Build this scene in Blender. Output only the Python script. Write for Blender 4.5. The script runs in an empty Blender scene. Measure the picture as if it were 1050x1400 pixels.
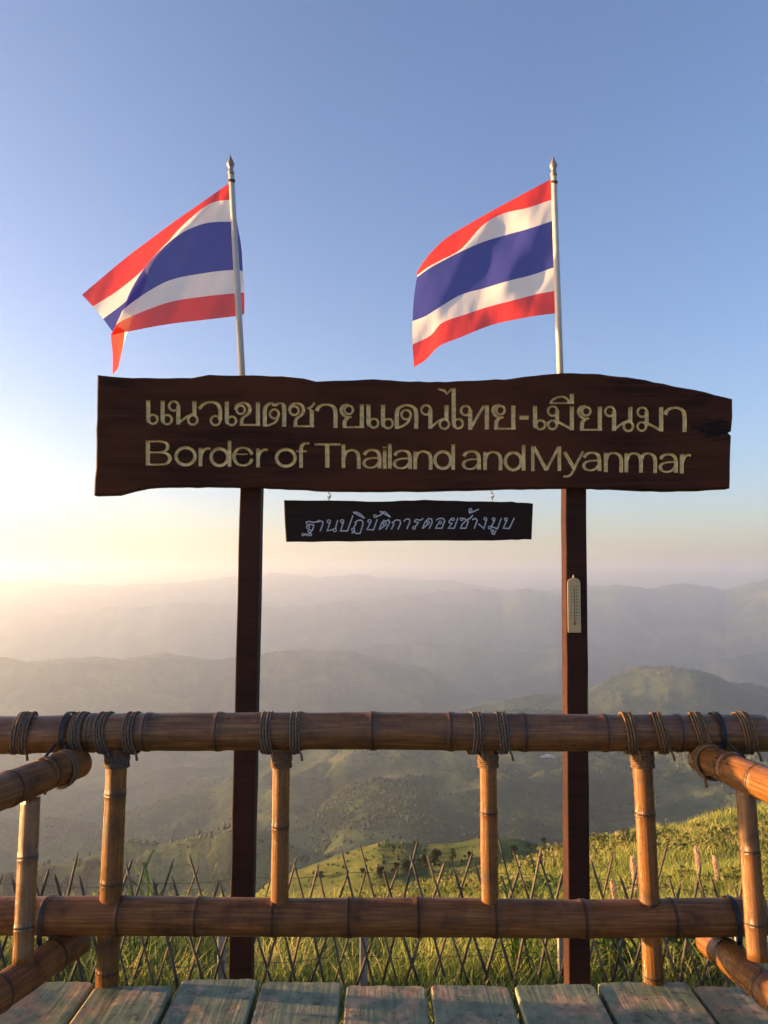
import bpy, math, random
import numpy as np
from mathutils import Vector, geometry
R = math.radians
random.seed(7); RNG = np.random.default_rng(11)

# ------------------------------------------------------------------ camera, sky, sun, exposure
EYE = 1.22                       # eye height above the deck
PITCH = R(5.0)
CP, SP = math.cos(PITCH), math.sin(PITCH)
scene = bpy.context.scene
COL = scene.collection
cam_d = bpy.data.cameras.new('camera')
cam_d.sensor_fit = 'VERTICAL'; cam_d.sensor_height = 36.0; cam_d.lens = 27.0
cam_d.clip_start = 0.05; cam_d.clip_end = 60000
cam = bpy.data.objects.new('camera', cam_d); COL.objects.link(cam)
cam.location = (0, 0, EYE); cam.rotation_euler = (R(90) + PITCH, 0, 0)
scene.camera = cam

SUN_AZ, SUN_EL = R(-82.6), R(3.4)  # azimuth from +Y towards +X
world = bpy.data.worlds.new('World'); scene.world = world; world.use_nodes = True
wn = world.node_tree.nodes; wl = world.node_tree.links
for n in list(wn): wn.remove(n)
sky = wn.new('ShaderNodeTexSky'); sky.sky_type = 'NISHITA'; sky.sun_disc = False
sky.sun_elevation = SUN_EL; sky.sun_rotation = SUN_AZ
sky.altitude = 1400; sky.air_density = 1.0; sky.dust_density = 4.4; sky.ozone_density = 1.6
bg = wn.new('ShaderNodeBackground'); bg.inputs['Strength'].default_value = 0.066
wo = wn.new('ShaderNodeOutputWorld')
wbal = wn.new('ShaderNodeMix'); wbal.data_type = 'RGBA'; wbal.blend_type = 'MULTIPLY'; wbal.inputs[0].default_value = 1
wbal.inputs[7].default_value = (0.99, 0.98, 1.22, 1)      # one even colour balance for the whole sky
wl.new(sky.outputs[0], wbal.inputs[6]); wl.new(wbal.outputs[2], bg.inputs[0]); wl.new(bg.outputs[0], wo.inputs[0])

sd = bpy.data.lights.new('sun', 'SUN'); sd.energy = 5.0; sd.angle = R(0.6); sd.color = (1.0, 0.555, 0.215)
sun = bpy.data.objects.new('sun', sd); COL.objects.link(sun)
SUN_DIR = Vector((math.sin(SUN_AZ) * math.cos(SUN_EL), math.cos(SUN_AZ) * math.cos(SUN_EL), math.sin(SUN_EL)))
sun.rotation_euler = (-SUN_DIR).to_track_quat('-Z', 'Y').to_euler()

vs = scene.view_settings
vs.view_transform = 'Standard'; vs.look = 'None'; vs.gamma = 1.0; vs.use_curve_mapping = False
vs.exposure = 2.86
scene.cycles.use_denoising = True
scene.cycles.max_bounces = 8; scene.cycles.volume_bounces = 4; scene.cycles.transparent_max_bounces = 12
scene.cycles.volume_step_rate = 1.0

HAZE_DENSITY = 1.7e-4
HAZE_TOP = 225.0

# ------------------------------------------------------------------ helpers
def ray(px, py):                  # direction of a photo pixel, forward component along the camera axis = 1
    cx, cy = (px - 525) / 1050, (700 - py) / 1050
    return Vector((cx, CP - cy * SP, SP + cy * CP))
def U(px, py, depth):
    return Vector((0, 0, EYE)) + ray(px, py) * depth
def PY(px, py, y):
    r = ray(px, py); return Vector((0, 0, EYE)) + r * (y / r.y)
def elev(py):                     # elevation angle of a pixel row near the middle
    return math.atan((700 - py) / 1050) + PITCH

def mesh(name, verts, faces, mats=None, parent=None, smooth=False, uvs=None, attrs=None, mat_idx=None):
    me = bpy.data.meshes.new(name)
    me.from_pydata([tuple(v) for v in verts], [], faces)
    return finish(name, me, mats, parent, smooth, uvs, attrs, mat_idx)
def finish(name, me, mats, parent, smooth, uvs=None, attrs=None, mat_idx=None):
    if mats is not None:
        for m in (mats if isinstance(mats, (list, tuple)) else [mats]): me.materials.append(m)
    if smooth: me.polygons.foreach_set('use_smooth', np.ones(len(me.polygons), bool))
    if mat_idx is not None: me.polygons.foreach_set('material_index', np.asarray(mat_idx, np.int32))
    if uvs is not None:           # per-vertex uv
        ul = me.uv_layers.new(name='UVMap')
        li = np.empty(len(me.loops), np.int32); me.loops.foreach_get('vertex_index', li)
        ul.data.foreach_set('uv', np.asarray(uvs, np.float32)[li].ravel())
    for k, v in (attrs or {}).items():
        a = me.attributes.new(k, 'FLOAT', 'POINT'); a.data.foreach_set('value', np.asarray(v, np.float32))
    me.update()
    o = bpy.data.objects.new(name, me); COL.objects.link(o)
    if parent is not None: o.parent = parent
    return o
def np_mesh(name, V, F, mats=None, parent=None, smooth=False, attrs=None):
    """V (n,3), F (m,k) arrays, all faces with k corners"""
    me = bpy.data.meshes.new(name)
    n, (m, k) = len(V), F.shape
    me.vertices.add(n); me.vertices.foreach_set('co', V.astype(np.float32).ravel())
    me.loops.add(m * k); me.loops.foreach_set('vertex_index', F.astype(np.int32).ravel())
    me.polygons.add(m); me.polygons.foreach_set('loop_start', np.arange(0, m * k, k, dtype=np.int32))
    me.polygons.foreach_set('loop_total', np.full(m, k, np.int32))
    me.validate(); me.update()
    return finish(name, me, mats, parent, smooth, None, attrs)
def empty(name, loc=(0, 0, 0), rz=0):
    o = bpy.data.objects.new(name, None); COL.objects.link(o); o.location = loc; o.rotation_euler.z = rz
    o.empty_display_size = .1
    return o
def tag(o, label=None, cat=None, group=None, kind=None):
    if label: o['label'] = label
    if cat: o['category'] = cat
    if group: o['group'] = group
    if kind: o['kind'] = kind
    return o

def catmull(pts, n=8, closed=False):
    P = [np.array(p, float) for p in pts]
    if len(P) < 3 and not closed: return [tuple(P[0] + (P[1] - P[0]) * t) for t in (0, 1)]
    out = []; N = len(P); segs = N if closed else N - 1
    for i in range(segs):
        p1, p2 = P[i % N], P[(i + 1) % N]
        p0 = P[(i - 1) % N] if (closed or i > 0) else p1 * 2 - p2
        p3 = P[(i + 2) % N] if (closed or i + 2 < N) else p2 * 2 - p1
        for j in range(n):
            t = j / n
            out.append(tuple(.5 * (2 * p1 + (p2 - p0) * t + (2 * p0 - 5 * p1 + 4 * p2 - p3) * t * t + (3 * p1 - p0 - 3 * p2 + p3) * t ** 3)))
    if not closed: out.append(tuple(P[-1]))
    return out

def tube_geo(path, radii, segs=8, cap=True):
    V, F, UV = [], [], []
    n = len(path); path = [Vector(p) for p in path]
    ref = None; L = 0
    for i, p in enumerate(path):
        t = (path[min(i + 1, n - 1)] - path[max(i - 1, 0)]).normalized()
        if ref is None:
            ref = Vector((0, 0, 1)) if abs(t.z) < .9 else Vector((0, -1, 0))
        a = (ref - t * ref.dot(t)).normalized(); b = t.cross(a); ref = a
        if i: L += (p - path[i - 1]).length
        r = radii[i] if hasattr(radii, '__len__') else radii
        for s in range(segs):
            w = 2 * math.pi * s / segs
            V.append(p + (a * math.cos(w) + b * math.sin(w)) * r); UV.append((s / segs, L))
    for i in range(n - 1):
        for s in range(segs):
            s2 = (s + 1) % segs
            F.append((i * segs + s, i * segs + s2, (i + 1) * segs + s2, (i + 1) * segs + s))
    if cap:
        F.append(tuple(range(segs))[::-1]); F.append(tuple((n - 1) * segs + s for s in range(segs)))
    return V, F, UV
def tube(name, path, radii, mat, parent=None, segs=8, cap=True, smooth=True):
    V, F, UV = tube_geo(path, radii, segs, cap)
    return mesh(name, V, F, mat, parent, smooth, UV)
def lathe(name, base, axis, prof, mat, parent=None, segs=16):
    path = [Vector(base) + Vector(axis) * h for h, r in prof]
    return tube(name, path, [r for h, r in prof], mat, parent, segs)
def box_geo(c, s):
    c = Vector(c); x, y, z = s[0] / 2, s[1] / 2, s[2] / 2
    V = [c + Vector((i * x, j * y, k * z)) for k in (-1, 1) for j in (-1, 1) for i in (-1, 1)]
    return V, [(0, 2, 3, 1), (4, 5, 7, 6), (0, 1, 5, 4), (2, 6, 7, 3), (0, 4, 6, 2), (1, 3, 7, 5)]
def bevel(o, w, segs=2):
    m = o.modifiers.new('bevel', 'BEVEL'); m.width = w; m.segments = segs; m.limit_method = 'ANGLE'; m.angle_limit = R(40)

# ---- numpy noise
def vnoise(x, y, seed=0):
    r = np.random.default_rng(seed); T = r.random((256, 256))
    xi, yi = np.floor(x).astype(int), np.floor(y).astype(int)
    fx, fy = x - xi, y - yi
    fx = fx * fx * fx * (fx * (fx * 6 - 15) + 10); fy = fy * fy * fy * (fy * (fy * 6 - 15) + 10)
    g = lambda a, b: T[a & 255, b & 255]
    return (g(xi, yi) * (1 - fx) + g(xi + 1, yi) * fx) * (1 - fy) + (g(xi, yi + 1) * (1 - fx) + g(xi + 1, yi + 1) * fx) * fy
def fbm(x, y, oct=4, seed=0, gain=.5):
    s = 0; a = 1; t = 0
    for o in range(oct):
        s = s + a * (vnoise(x * 2 ** o + 17 * o, y * 2 ** o + 31 * o, seed + o) - .5); t += a; a *= gain
    return s / t * 2
def ridged(x, y, oct=4, seed=0):
    s = 0; a = 1; t = 0
    for o in range(oct):
        n = 1 - np.abs(2 * vnoise(x * 2 ** o + 7 * o, y * 2 ** o + 13 * o, seed + o) - 1)
        s = s + a * n; t += a; a *= .5
    return s / t

# ------------------------------------------------------------------ materials
MATS = {}
def new_mat(name, rough=.6, spec=.4):
    m = bpy.data.materials.new(name); m.use_nodes = True
    nt = m.node_tree; b = nt.nodes['Principled BSDF']
    b.inputs['Roughness'].default_value = rough; b.inputs['Specular IOR Level'].default_value = spec
    MATS[name] = m
    return m, nt, b
def nd(nt, typ, **kw):
    n = nt.nodes.new(typ)
    for k, v in kw.items():
        if k.startswith('i_'): n.inputs[k[2:].replace('_', ' ')].default_value = v
        else: setattr(n, k, v)
    return n
def ramp(nt, src, stops):
    r = nt.nodes.new('ShaderNodeValToRGB'); e = r.color_ramp.elements
    while len(e) > 1: e.remove(e[-1])
    for i, (p, c) in enumerate(stops):
        x = e[0] if i == 0 else e.new(p)
        x.position = p; x.color = (*c, 1) if len(c) == 3 else c
    nt.links.new(src, r.inputs[0]); return r
def mixc(nt, fac, a, b, mode='MIX'):
    m = nt.nodes.new('ShaderNodeMix'); m.data_type = 'RGBA'; m.blend_type = mode
    for s, v in ((m.inputs[0], fac), (m.inputs[6], a), (m.inputs[7], b)):
        if hasattr(v, 'is_output'): nt.links.new(v, s)
        elif isinstance(v, (int, float)): s.default_value = v
        else: s.default_value = (*v, 1)
    return m.outputs[2]
def bump(nt, b, h, strength=.3, dist=.01):
    n = nd(nt, 'ShaderNodeBump', i_Strength=strength, i_Distance=dist)
    nt.links.new(h, n.inputs['Height']); nt.links.new(n.outputs[0], b.inputs['Normal'])
def coords(nt, out='Object', scale=(1, 1, 1)):
    t = nt.nodes.new('ShaderNodeTexCoord'); m = nt.nodes.new('ShaderNodeMapping'); m.inputs['Scale'].default_value = scale
    nt.links.new(t.outputs[out], m.inputs[0]); return m.outputs[0]
def noise(nt, vec, scale, detail=4, rough=.55, dist=0):
    n = nd(nt, 'ShaderNodeTexNoise', i_Scale=scale, i_Detail=detail, i_Roughness=rough, i_Distortion=dist)
    nt.links.new(vec, n.inputs['Vector']); return n.outputs['Fac']

def plain(name, col, rough=.6, spec=.4, var=.25, scale=20, metal=0):
    m, nt, b = new_mat(name, rough, spec)
    f = noise(nt, coords(nt), scale)
    c = ramp(nt, f, [(.3, tuple(x * (1 - var) for x in col)), (.7, tuple(min(1, x * (1 + var)) for x in col))])
    nt.links.new(c.outputs[0], b.inputs['Base Color']); b.inputs['Metallic'].default_value = metal
    return m

def mat_bamboo(name, c1, c2, c3, rough=.32, spec=.5):
    m, nt, b = new_mat(name, rough, spec)
    uv = coords(nt, 'UV', (14, 1.6, 1))
    f = noise(nt, uv, 3.0, 6, .6)
    r = ramp(nt, f, [(.28, c1), (.5, c2), (.74, c3)])
    fine = noise(nt, coords(nt, 'UV', (60, 2.0, 1)), 4, 3)
    col = mixc(nt, .35, r.outputs[0], ramp(nt, fine, [(.3, (.25, .25, .25)), (.7, (1, 1, 1))]).outputs[0], 'MULTIPLY')
    blot = noise(nt, coords(nt, 'Object'), 9, 5, .65)
    col = mixc(nt, ramp(nt, blot, [(.50, (0, 0, 0)), (.70, (.8, .8, .8))]).outputs[0], col, (.032, .014, .007))
    a = nd(nt, 'ShaderNodeAttribute', attribute_name='node_stain')
    col = mixc(nt, a.outputs['Fac'], col, (.022, .012, .008))
    nt.links.new(col, b.inputs['Base Color'])
    rr = ramp(nt, blot, [(.3, (rough - .06,) * 3), (.75, (rough + .25,) * 3)])
    nt.links.new(rr.outputs[0], b.inputs['Roughness'])
    bump(nt, b, fine, .4, .004)
    return m
M_bam = mat_bamboo('brown_bamboo', (.070, .026, .009), (.165, .070, .021), (.32, .155, .050), .26)
M_bam2 = mat_bamboo('orange_bamboo', (.085, .033, .009), (.20, .086, .021), (.36, .18, .054), .22)
M_bam3 = mat_bamboo('dark_bamboo', (.095, .036, .011), (.185, .076, .022), (.33, .16, .050), .42, .28)
M_rope = plain('grey_rope', (.115, .085, .062), .85, .2, .5, 160)
M_strap = plain('black_strap', (.012, .012, .013), .5, .4, .3, 30)
M_rope2 = plain('tan_rope', (.14, .085, .045), .85, .2, .45, 160)

def mat_signwood(name, lo, hi, red):
    m, nt, b = new_mat(name, .72, .12)
    g = noise(nt, coords(nt, 'Object', (.9, 9, 14)), 2.2, 7, .6, .6)
    c = ramp(nt, g, [(.36, lo), (.62, hi)])
    w = noise(nt, coords(nt, 'Object', (.8, 1, 1.5)), 1.6, 4)
    col = mixc(nt, ramp(nt, w, [(.42, (0, 0, 0)), (.7, (1, 1, 1))]).outputs[0], c.outputs[0], red)
    # scorched, split patch of wood near the board's end
    vec = coords(nt, 'Object'); sx = nt.nodes.new('ShaderNodeSeparateXYZ'); nt.links.new(vec, sx.inputs[0])
    nt.links.new(col, b.inputs['Base Color'])
    bump(nt, b, g, .25, .006)
    return m
M_sign = mat_signwood('dark_sign_wood', (.017, .0062, .0042), (.050, .018, .0095), (.078, .024, .011))
M_sign2 = mat_signwood('black_sign_wood', (.012, .008, .007), (.020, .012, .010), (.024, .013, .010))
M_post = mat_signwood('post_wood', (.020, .009, .0075), (.036, .015, .011), (.048, .019, .013))
M_gold = plain('cream_letter_paint', (.80, .66, .37), .6, .3, .30, 45)
M_white = plain('blue_white_letter_paint', (.50, .55, .62), .6, .3, .12, 30)
M_metal = plain('hook_metal', (.35, .34, .32), .35, .5, .2, 40, 1.0)

def mat_plank():
    m, nt, b = new_mat('worn_green_plank', .62, .3)
    oi = nt.nodes.new('ShaderNodeObjectInfo')
    tc = nt.nodes.new('ShaderNodeTexCoord'); ad = nt.nodes.new('ShaderNodeVectorMath'); ad.operation = 'MULTIPLY_ADD'
    cmb = nt.nodes.new('ShaderNodeCombineXYZ')
    for k in range(3): nt.links.new(oi.outputs['Random'], cmb.inputs[k])
    nt.links.new(cmb.outputs[0], ad.inputs[0]); ad.inputs[1].default_value = (31, 47, 13); nt.links.new(tc.outputs['Object'], ad.inputs[2])
    v = ad.outputs[0]
    f = noise(nt, v, 7.5, 9, .66, .4)
    paint = ramp(nt, noise(nt, v, 16, 5), [(.3, (.105, .145, .098)), (.55, (.185, .225, .145)), (.75, (.28, .28, .175))])
    wood = ramp(nt, noise(nt, v, 26, 6), [(.3, (.26, .185, .115)), (.7, (.52, .39, .25))])
    col = mixc(nt, ramp(nt, f, [(.50, (0, 0, 0)), (.60, (1, 1, 1))]).outputs[0], paint.outputs[0], wood.outputs[0])
    d = noise(nt, v, 34, 6, .7)
    col = mixc(nt, ramp(nt, d, [(.56, (0, 0, 0)), (.68, (.85, .85, .85))]).outputs[0], col, (.028, .026, .022))
    mp = nt.nodes.new('ShaderNodeMapping'); mp.inputs['Scale'].default_value = (55, 2.5, 1); nt.links.new(v, mp.inputs[0])
    gr = noise(nt, mp.outputs[0], 1.0, 5, .6)
    col = mixc(nt, .55, col, ramp(nt, gr, [(.30, (.35, .33, .31)), (.48, (.95, .95, .95)), (.7, (1.15, 1.15, 1.12))]).outputs[0], 'MULTIPLY')
    nt.links.new(col, b.inputs['Base Color'])
    bump(nt, b, gr, .5, .004)
    return m
M_plank = mat_plank()
M_beam = plain('beam_wood', (.10, .065, .04), .8, .2, .3, 12)
M_stick = plain('grey_bamboo_stick', (.080, .068, .056), .75, .25, .45, 9)
M_stick2 = plain('brown_bamboo_stick', (.13, .10, .07), .75, .25, .45, 9)
M_conc = plain('pale_concrete_post', (.26, .25, .23), .85, .2, .2, 20)
M_wire = plain('fence_wire', (.12, .11, .10), .5, .4, .2, 40, .7)

def mat_cloth(name, col):
    m, nt, b = new_mat(name, .8, .1)
    out = nt.nodes['Material Output']
    f = noise(nt, coords(nt, 'Object'), 5, 3)
    c = ramp(nt, f, [(.3, tuple(x * .9 for x in col)), (.7, col)])
    d = nt.nodes.new('ShaderNodeBsdfDiffuse'); t = nt.nodes.new('ShaderNodeBsdfTranslucent'); tr = nt.nodes.new('ShaderNodeBsdfTransparent')
    mx = nt.nodes.new('ShaderNodeMixShader'); mx.inputs[0].default_value = .5
    mx2 = nt.nodes.new('ShaderNodeMixShader'); mx2.inputs[0].default_value = .07
    nt.links.new(c.outputs[0], d.inputs[0]); nt.links.new(c.outputs[0], t.inputs[0])
    wv = noise(nt, coords(nt, 'Object', (1, 1, .5)), 9, 3)
    bp = nd(nt, 'ShaderNodeBump', i_Strength=.35, i_Distance=.02); nt.links.new(wv, bp.inputs['Height'])
    nt.links.new(bp.outputs[0], d.inputs['Normal']); nt.links.new(bp.outputs[0], t.inputs['Normal'])
    nt.links.new(d.outputs[0], mx.inputs[1]); nt.links.new(t.outputs[0], mx.inputs[2])
    nt.links.new(mx.outputs[0], mx2.inputs[1]); nt.links.new(tr.outputs[0], mx2.inputs[2])
    nt.links.new(mx2.outputs[0], out.inputs[0]); nt.nodes.remove(b)
    return m
M_red = mat_cloth('red_cloth', (.82, .050, .022))
M_wht = mat_cloth('white_cloth', (.84, .82, .81))
M_blu = mat_cloth('blue_cloth', (.058, .062, .34))
M_pole = plain('white_pole_paint', (.50, .46, .42), .45, .4, .15, 12)
M_finial = plain('dull_finial_metal', (.26, .23, .20), .45, .5, .25, 30, .5)

def leafmat(name, stops, scale, trans=.35):
    m, nt, b = new_mat(name, .65, .2)
    out = nt.nodes['Material Output']
    a = nd(nt, 'ShaderNodeAttribute', attribute_name='tint')
    f = noise(nt, coords(nt), scale, 3)
    mth = nt.nodes.new('ShaderNodeMath'); mth.operation = 'ADD'; nt.links.new(a.outputs['Fac'], mth.inputs[0])
    m2 = nt.nodes.new('ShaderNodeMath'); m2.operation = 'MULTIPLY_ADD'; nt.links.new(f, m2.inputs[0]); m2.inputs[1].default_value = .5; m2.inputs[2].default_value = -.25
    nt.links.new(m2.outputs[0], mth.inputs[1])
    r = ramp(nt, mth.outputs[0], stops)
    nt.links.new(r.outputs[0], b.inputs['Base Color'])
    t = nt.nodes.new('ShaderNodeBsdfTranslucent'); nt.links.new(r.outputs[0], t.inputs[0])
    mx = nt.nodes.new('ShaderNodeMixShader'); mx.inputs[0].default_value = trans
    nt.links.new(b.outputs[0], mx.inputs[1]); nt.links.new(t.outputs[0], mx.inputs[2]); nt.links.new(mx.outputs[0], out.inputs[0])
    return m
M_grass = leafmat('meadow_grass', [(0, (.050, .085, .020)), (.3, (.18, .235, .052)), (.6, (.34, .365, .092)), (1, (.54, .46, .19))], .6, .48)
M_shrub = leafmat('shrub_leaves', [(0, (.024, .042, .014)), (.4, (.065, .090, .026)), (.75, (.13, .145, .042)), (1, (.22, .20, .07))], .2, .25)
M_tree = leafmat('tree_leaves', [(0, (.008, .015, .007)), (.5, (.018, .029, .011)), (1, (.042, .055, .020))], .4, .15)
M_weed = leafmat('weed_leaves', [(0, (.024, .070, .014)), (.5, (.055, .125, .026)), (1, (.13, .19, .05))], .8, .4)
M_plume = leafmat('reed_plume', [(0, (.50, .36, .27)), (.5, (.62, .47, .36)), (1, (.75, .60, .48))], 3, .5)
M_bark = plain('tree_bark', (.06, .045, .032), .9, .1, .3, 6)

def mat_hillside():
    m, nt, b = new_mat('hillside_soil_and_grass', .9, .1)
    v = coords(nt)
    f = noise(nt, v, .16, 6, .6); g = noise(nt, v, 1.6, 5, .65)
    c = ramp(nt, f, [(.3, (.055, .080, .024)), (.5, (.12, .145, .042)), (.68, (.20, .195, .072))])
    c2 = mixc(nt, .6, c.outputs[0], ramp(nt, g, [(.3, (.35, .4, .3)), (.7, (1.2, 1.15, 1.0))]).outputs[0], 'MULTIPLY')
    nt.links.new(c2, b.inputs['Base Color']); bump(nt, b, g, .8, .3)
    return m
def mat_mountain():
    m, nt, b = new_mat('forested_mountain', .95, .05)
    v = coords(nt)
    f = noise(nt, v, .0045, 7, .62, .6); g = noise(nt, v, .045, 5, .7)
    c = ramp(nt, f, [(.36, (.032, .050, .018)), (.47, (.060, .082, .028)), (.56, (.13, .15, .050)), (.72, (.22, .20, .08))])
    c2 = mixc(nt, .75, c.outputs[0], ramp(nt, g, [(.35, (.3, .33, .3)), (.65, (1.15, 1.15, 1.1))]).outputs[0], 'MULTIPLY')
    nt.links.new(c2, b.inputs['Base Color']); bump(nt, b, g, .9, 9)
    return m
M_hill = mat_hillside(); M_mtn = mat_mountain()

# ------------------------------------------------------------------ terrain
def az_of(px): return math.degrees(math.atan((px - 525) / 1050 / CP))
def prof(pts):                    # ridge line as pixels -> (azimuths, tan of elevation)
    a = [az_of(p[0]) for p in pts]
    e = []
    for p in pts:
        d = ray(*p); e.append(d.z / math.hypot(d.x, d.y))
    return np.array(a), np.array(e)
RIDGES = [  # crest line in the view, distance, front slope, back slope, spur relief, spur wavelength
    ([(-700, 798), (-300, 806), (0, 797), (60, 794), (120, 801), (220, 799), (300, 791), (370, 784), (430, 788), (500, 786), (560, 792), (620, 793), (690, 806), (760, 806), (850, 815), (950, 818), (1050, 815), (1300, 812), (1800, 815)], 10600, .35, .3, 120, 1500),
    ([(-700, 880), (-300, 868), (0, 850), (90, 842), (150, 835), (250, 822), (320, 826), (380, 830), (450, 824), (520, 818), (590, 813), (640, 806), (685, 811), (718, 802), (760, 812), (800, 808), (835, 801), (880, 806), (920, 800), (985, 806), (1015, 800), (1050, 793), (1300, 805), (1800, 830)], 8200, .4, .35, 130, 1100),
    ([(-700, 960), (-300, 950), (0, 930), (300, 905), (430, 893), (490, 886), (560, 880), (630, 882), (700, 892), (760, 888), (830, 897), (950, 905), (1100, 890), (1400, 880), (1800, 890)], 6000, .4, .4, 110, 900),
    ([(-700, 930), (-300, 915), (-100, 905), (0, 903), (60, 906), (100, 900), (160, 905), (220, 898), (300, 901), (360, 893), (415, 888), (460, 891), (500, 896), (540, 906), (580, 921), (640, 946), (720, 975), (850, 1010), (1100, 1040), (1800, 1100)], 4500, .42, .4, 90, 700),
    ([(-700, 1150), (300, 1060), (560, 990), (640, 972), (700, 960), (760, 954), (800, 945), (830, 927), (870, 916), (910, 912), (940, 914), (970, 923), (1000, 936), (1050, 946), (1150, 950), (1400, 930), (1800, 950)], 3000, .45, .45, 80, 560),
    ([(-700, 1200), (150, 1130), (300, 1078), (400, 1034), (480, 1012), (560, 998), (640, 982), (720, 972), (800, 980), (900, 994), (1000, 985), (1100, 975), (1400, 950), (1800, 960)], 2100, .10, .5, 70, 420),
    ([(-700, 1150), (-200, 1190), (0, 1200), (60, 1188), (120, 1180), (180, 1163), (230, 1160), (280, 1142), (330, 1130), (370, 1137), (430, 1172), (480, 1215), (700, 1300), (1800, 1300)], 900, .42, .5, 34, 190),
]
RP = [(prof(r[0]),) + tuple(r[1:]) for r in RIDGES]
def mountain_z(azd, r):
    x = np.sin(np.radians(azd)) * r; y = np.cos(np.radians(azd)) * r
    base = -np.interp(r, [100, 250, 500, 900, 1500, 2200, 4000, 13000], [40, 120, 260, 420, 620, 720, 800, 800])
    shelf = -np.interp(r, [100, 250, 500, 800, 1200, 2000, 2600, 4000, 13000], [60, 118, 222, 318, 366, 398, 520, 760, 800])
    wst = np.clip((azd + 11) / 9, 0, 1); wst = wst * wst * (3 - 2 * wst)
    base = base + (np.maximum(shelf, base) - base) * wst
    u, v = x * .82 + y * .57, -x * .57 + y * .82
    roll = (ridged(u / 520 + 2.3, v / 330 + .7, 5, 310) - .55)
    z = base + 25 * fbm(x / 400, y / 400, 4, 3) + wst * 105 * roll * np.clip((r - 250) / 500, 0, 1)
    fold = ((np.abs(azd) - 75).clip(0, 60) / 60)
    for k, ((pa, pe), D, sf, sb, amp, wl) in enumerate(RP):
        crest = EYE + D * np.interp(azd, pa, pe) * (1 + .0) - fold * .05 * D
        Dm = D * (1 + .05 * fbm(azd / 7 + k * 9, azd * 0 + k, 2, 40 + k))
        crest = EYE + (crest - EYE) * Dm / D + D * (.0030 if k < 4 else .0016) * fbm(azd / 1.6 + 5 * k, azd * 0, 5, 60 + k)
        d = r - Dm
        fall = np.where(d < 0, -d * sf, d * sb)
        soft = D * .012
        fall = np.sqrt(fall ** 2 + soft ** 2) - soft
        spur = (ridged(x / wl + 3 * k, y / wl, 5, 20 + 7 * k) - .62) * 2.0
        zz = crest - fall + spur * amp * np.clip(np.abs(d) * .5 / amp, 0, 1) ** .8 * np.where(np.abs(d) < 1e9, 1, 0)
        # keep the crest line where it is seen: relief near the crest only bites downwards
        z = np.maximum(z, zz)
    z = z + 5 * fbm(x / 45, y / 45, 3, 90) * np.clip((r - 200) / 600, 0, 1) * np.clip(1 - (r - 5000) / 2000, 0, 1)
    return z
HC = dict(px=[-900, -300, 0, 200, 330, 400, 480, 560, 640, 700, 830, 940, 1050, 1400, 1900],
          py=[1275, 1270, 1266, 1262, 1254, 1242, 1230, 1216, 1198, 1183, 1152, 1127, 1103, 1064, 1044],
          rc=[10, 10, 10, 11, 12, 16, 22, 28, 36, 44, 58, 68, 80, 100, 110])
HA = np.array([az_of(p) for p in HC['px']]); HE = []
for p in zip(HC['px'], HC['py']):
    d = ray(*p); HE.append(d.z / math.hypot(d.x, d.y))
HE = np.array(HE); HR = np.array(HC['rc'], float)
FIELD_A, FIELD_E = prof([(330, 1260), (380, 1212), (420, 1196), (450, 1184), (490, 1166), (520, 1155), (550, 1155), (580, 1160), (620, 1157), (660, 1150), (700, 1154), (750, 1167), (800, 1184), (900, 1230)])
FIELD_D = 190.0
R0, D0 = 6.0, 3.05                # ground under the lattice fence: distance, drop below the eye
def hill_z(azd, r):
    x = np.sin(np.radians(azd)) * r; y = np.cos(np.radians(azd)) * r
    aa = np.clip(azd, HA[0], HA[-1])
    rc = np.interp(aa, HA, HR); te = -np.interp(aa, HA, HE)
    # drop below the eye: D0 at R0, te*rc at the crest of the slope, then steeply down
    t = ((r - R0) / (rc - R0)).clip(0, 1)
    near = np.interp(r, [0, 2, R0], [2.75, 2.8, D0])
    drop = np.where(r < R0, near, D0 + (te * rc - D0) * (t ** .92))
    over = (r - rc).clip(0, None)
    drop = drop + te * over + .28 * over * np.clip(over / 25, 0, 1)
    bumps = (.10 * fbm(x / 1.7, y / 1.7, 3, 5) + np.clip((r - 10) / 40, 0, 1) * .9 * fbm(x / 14, y / 14, 3, 6)) * np.clip(r / 5, 0, 1)
    z = EYE - drop + bumps
    fe = np.interp(azd, FIELD_A, FIELD_E); d = r - FIELD_D
    fz = EYE + FIELD_D * fe - np.sqrt((np.where(d < 0, -d * .22, d * .45)) ** 2 + 9) + 3 + 1.2 * fbm(x / 18, y / 18, 3, 8)
    fz = np.where((azd < FIELD_A[0]) | (azd > FIELD_A[-1]) | (r < 60), -1e3, fz)
    return np.maximum(z, fz)
def polar(name, fn, az, rr, mat):
    A, Rr = np.meshgrid(az, rr); Z = fn(A, Rr)
    V = np.stack([np.sin(np.radians(A)) * Rr, np.cos(np.radians(A)) * Rr, Z], -1).reshape(-1, 3)
    n, m = len(rr), len(az)
    i, j = np.meshgrid(np.arange(n - 1), np.arange(m), indexing='ij'); j2 = (j + 1) % m
    F = np.stack([i * m + j, (i + 1) * m + j, (i + 1) * m + j2, i * m + j2], -1).reshape(-1, 4)[:, ::-1]
    o = np_mesh(name, V, F, mat, smooth=True); tag(o, kind='structure'); return o
AZ = np.concatenate([np.arange(-40, 40, .11), np.arange(40, 320, 2.5)])
polar('mountains', mountain_z, AZ, np.concatenate([np.geomspace(230, 1300, 70), np.geomspace(1320, 12500, 330)]), M_mtn)
AZ2 = np.concatenate([np.arange(-45, 45, .3), np.arange(45, 315, 3)])
polar('hillside', hill_z, AZ2, np.concatenate([np.geomspace(.4, 12, 50), np.geomspace(12.3, 290, 170)]), M_hill)
def hz1(x, y): return float(hill_z(np.array([math.degrees(math.atan2(x, y))]), np.array([math.hypot(x, y)]))[0])
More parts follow.
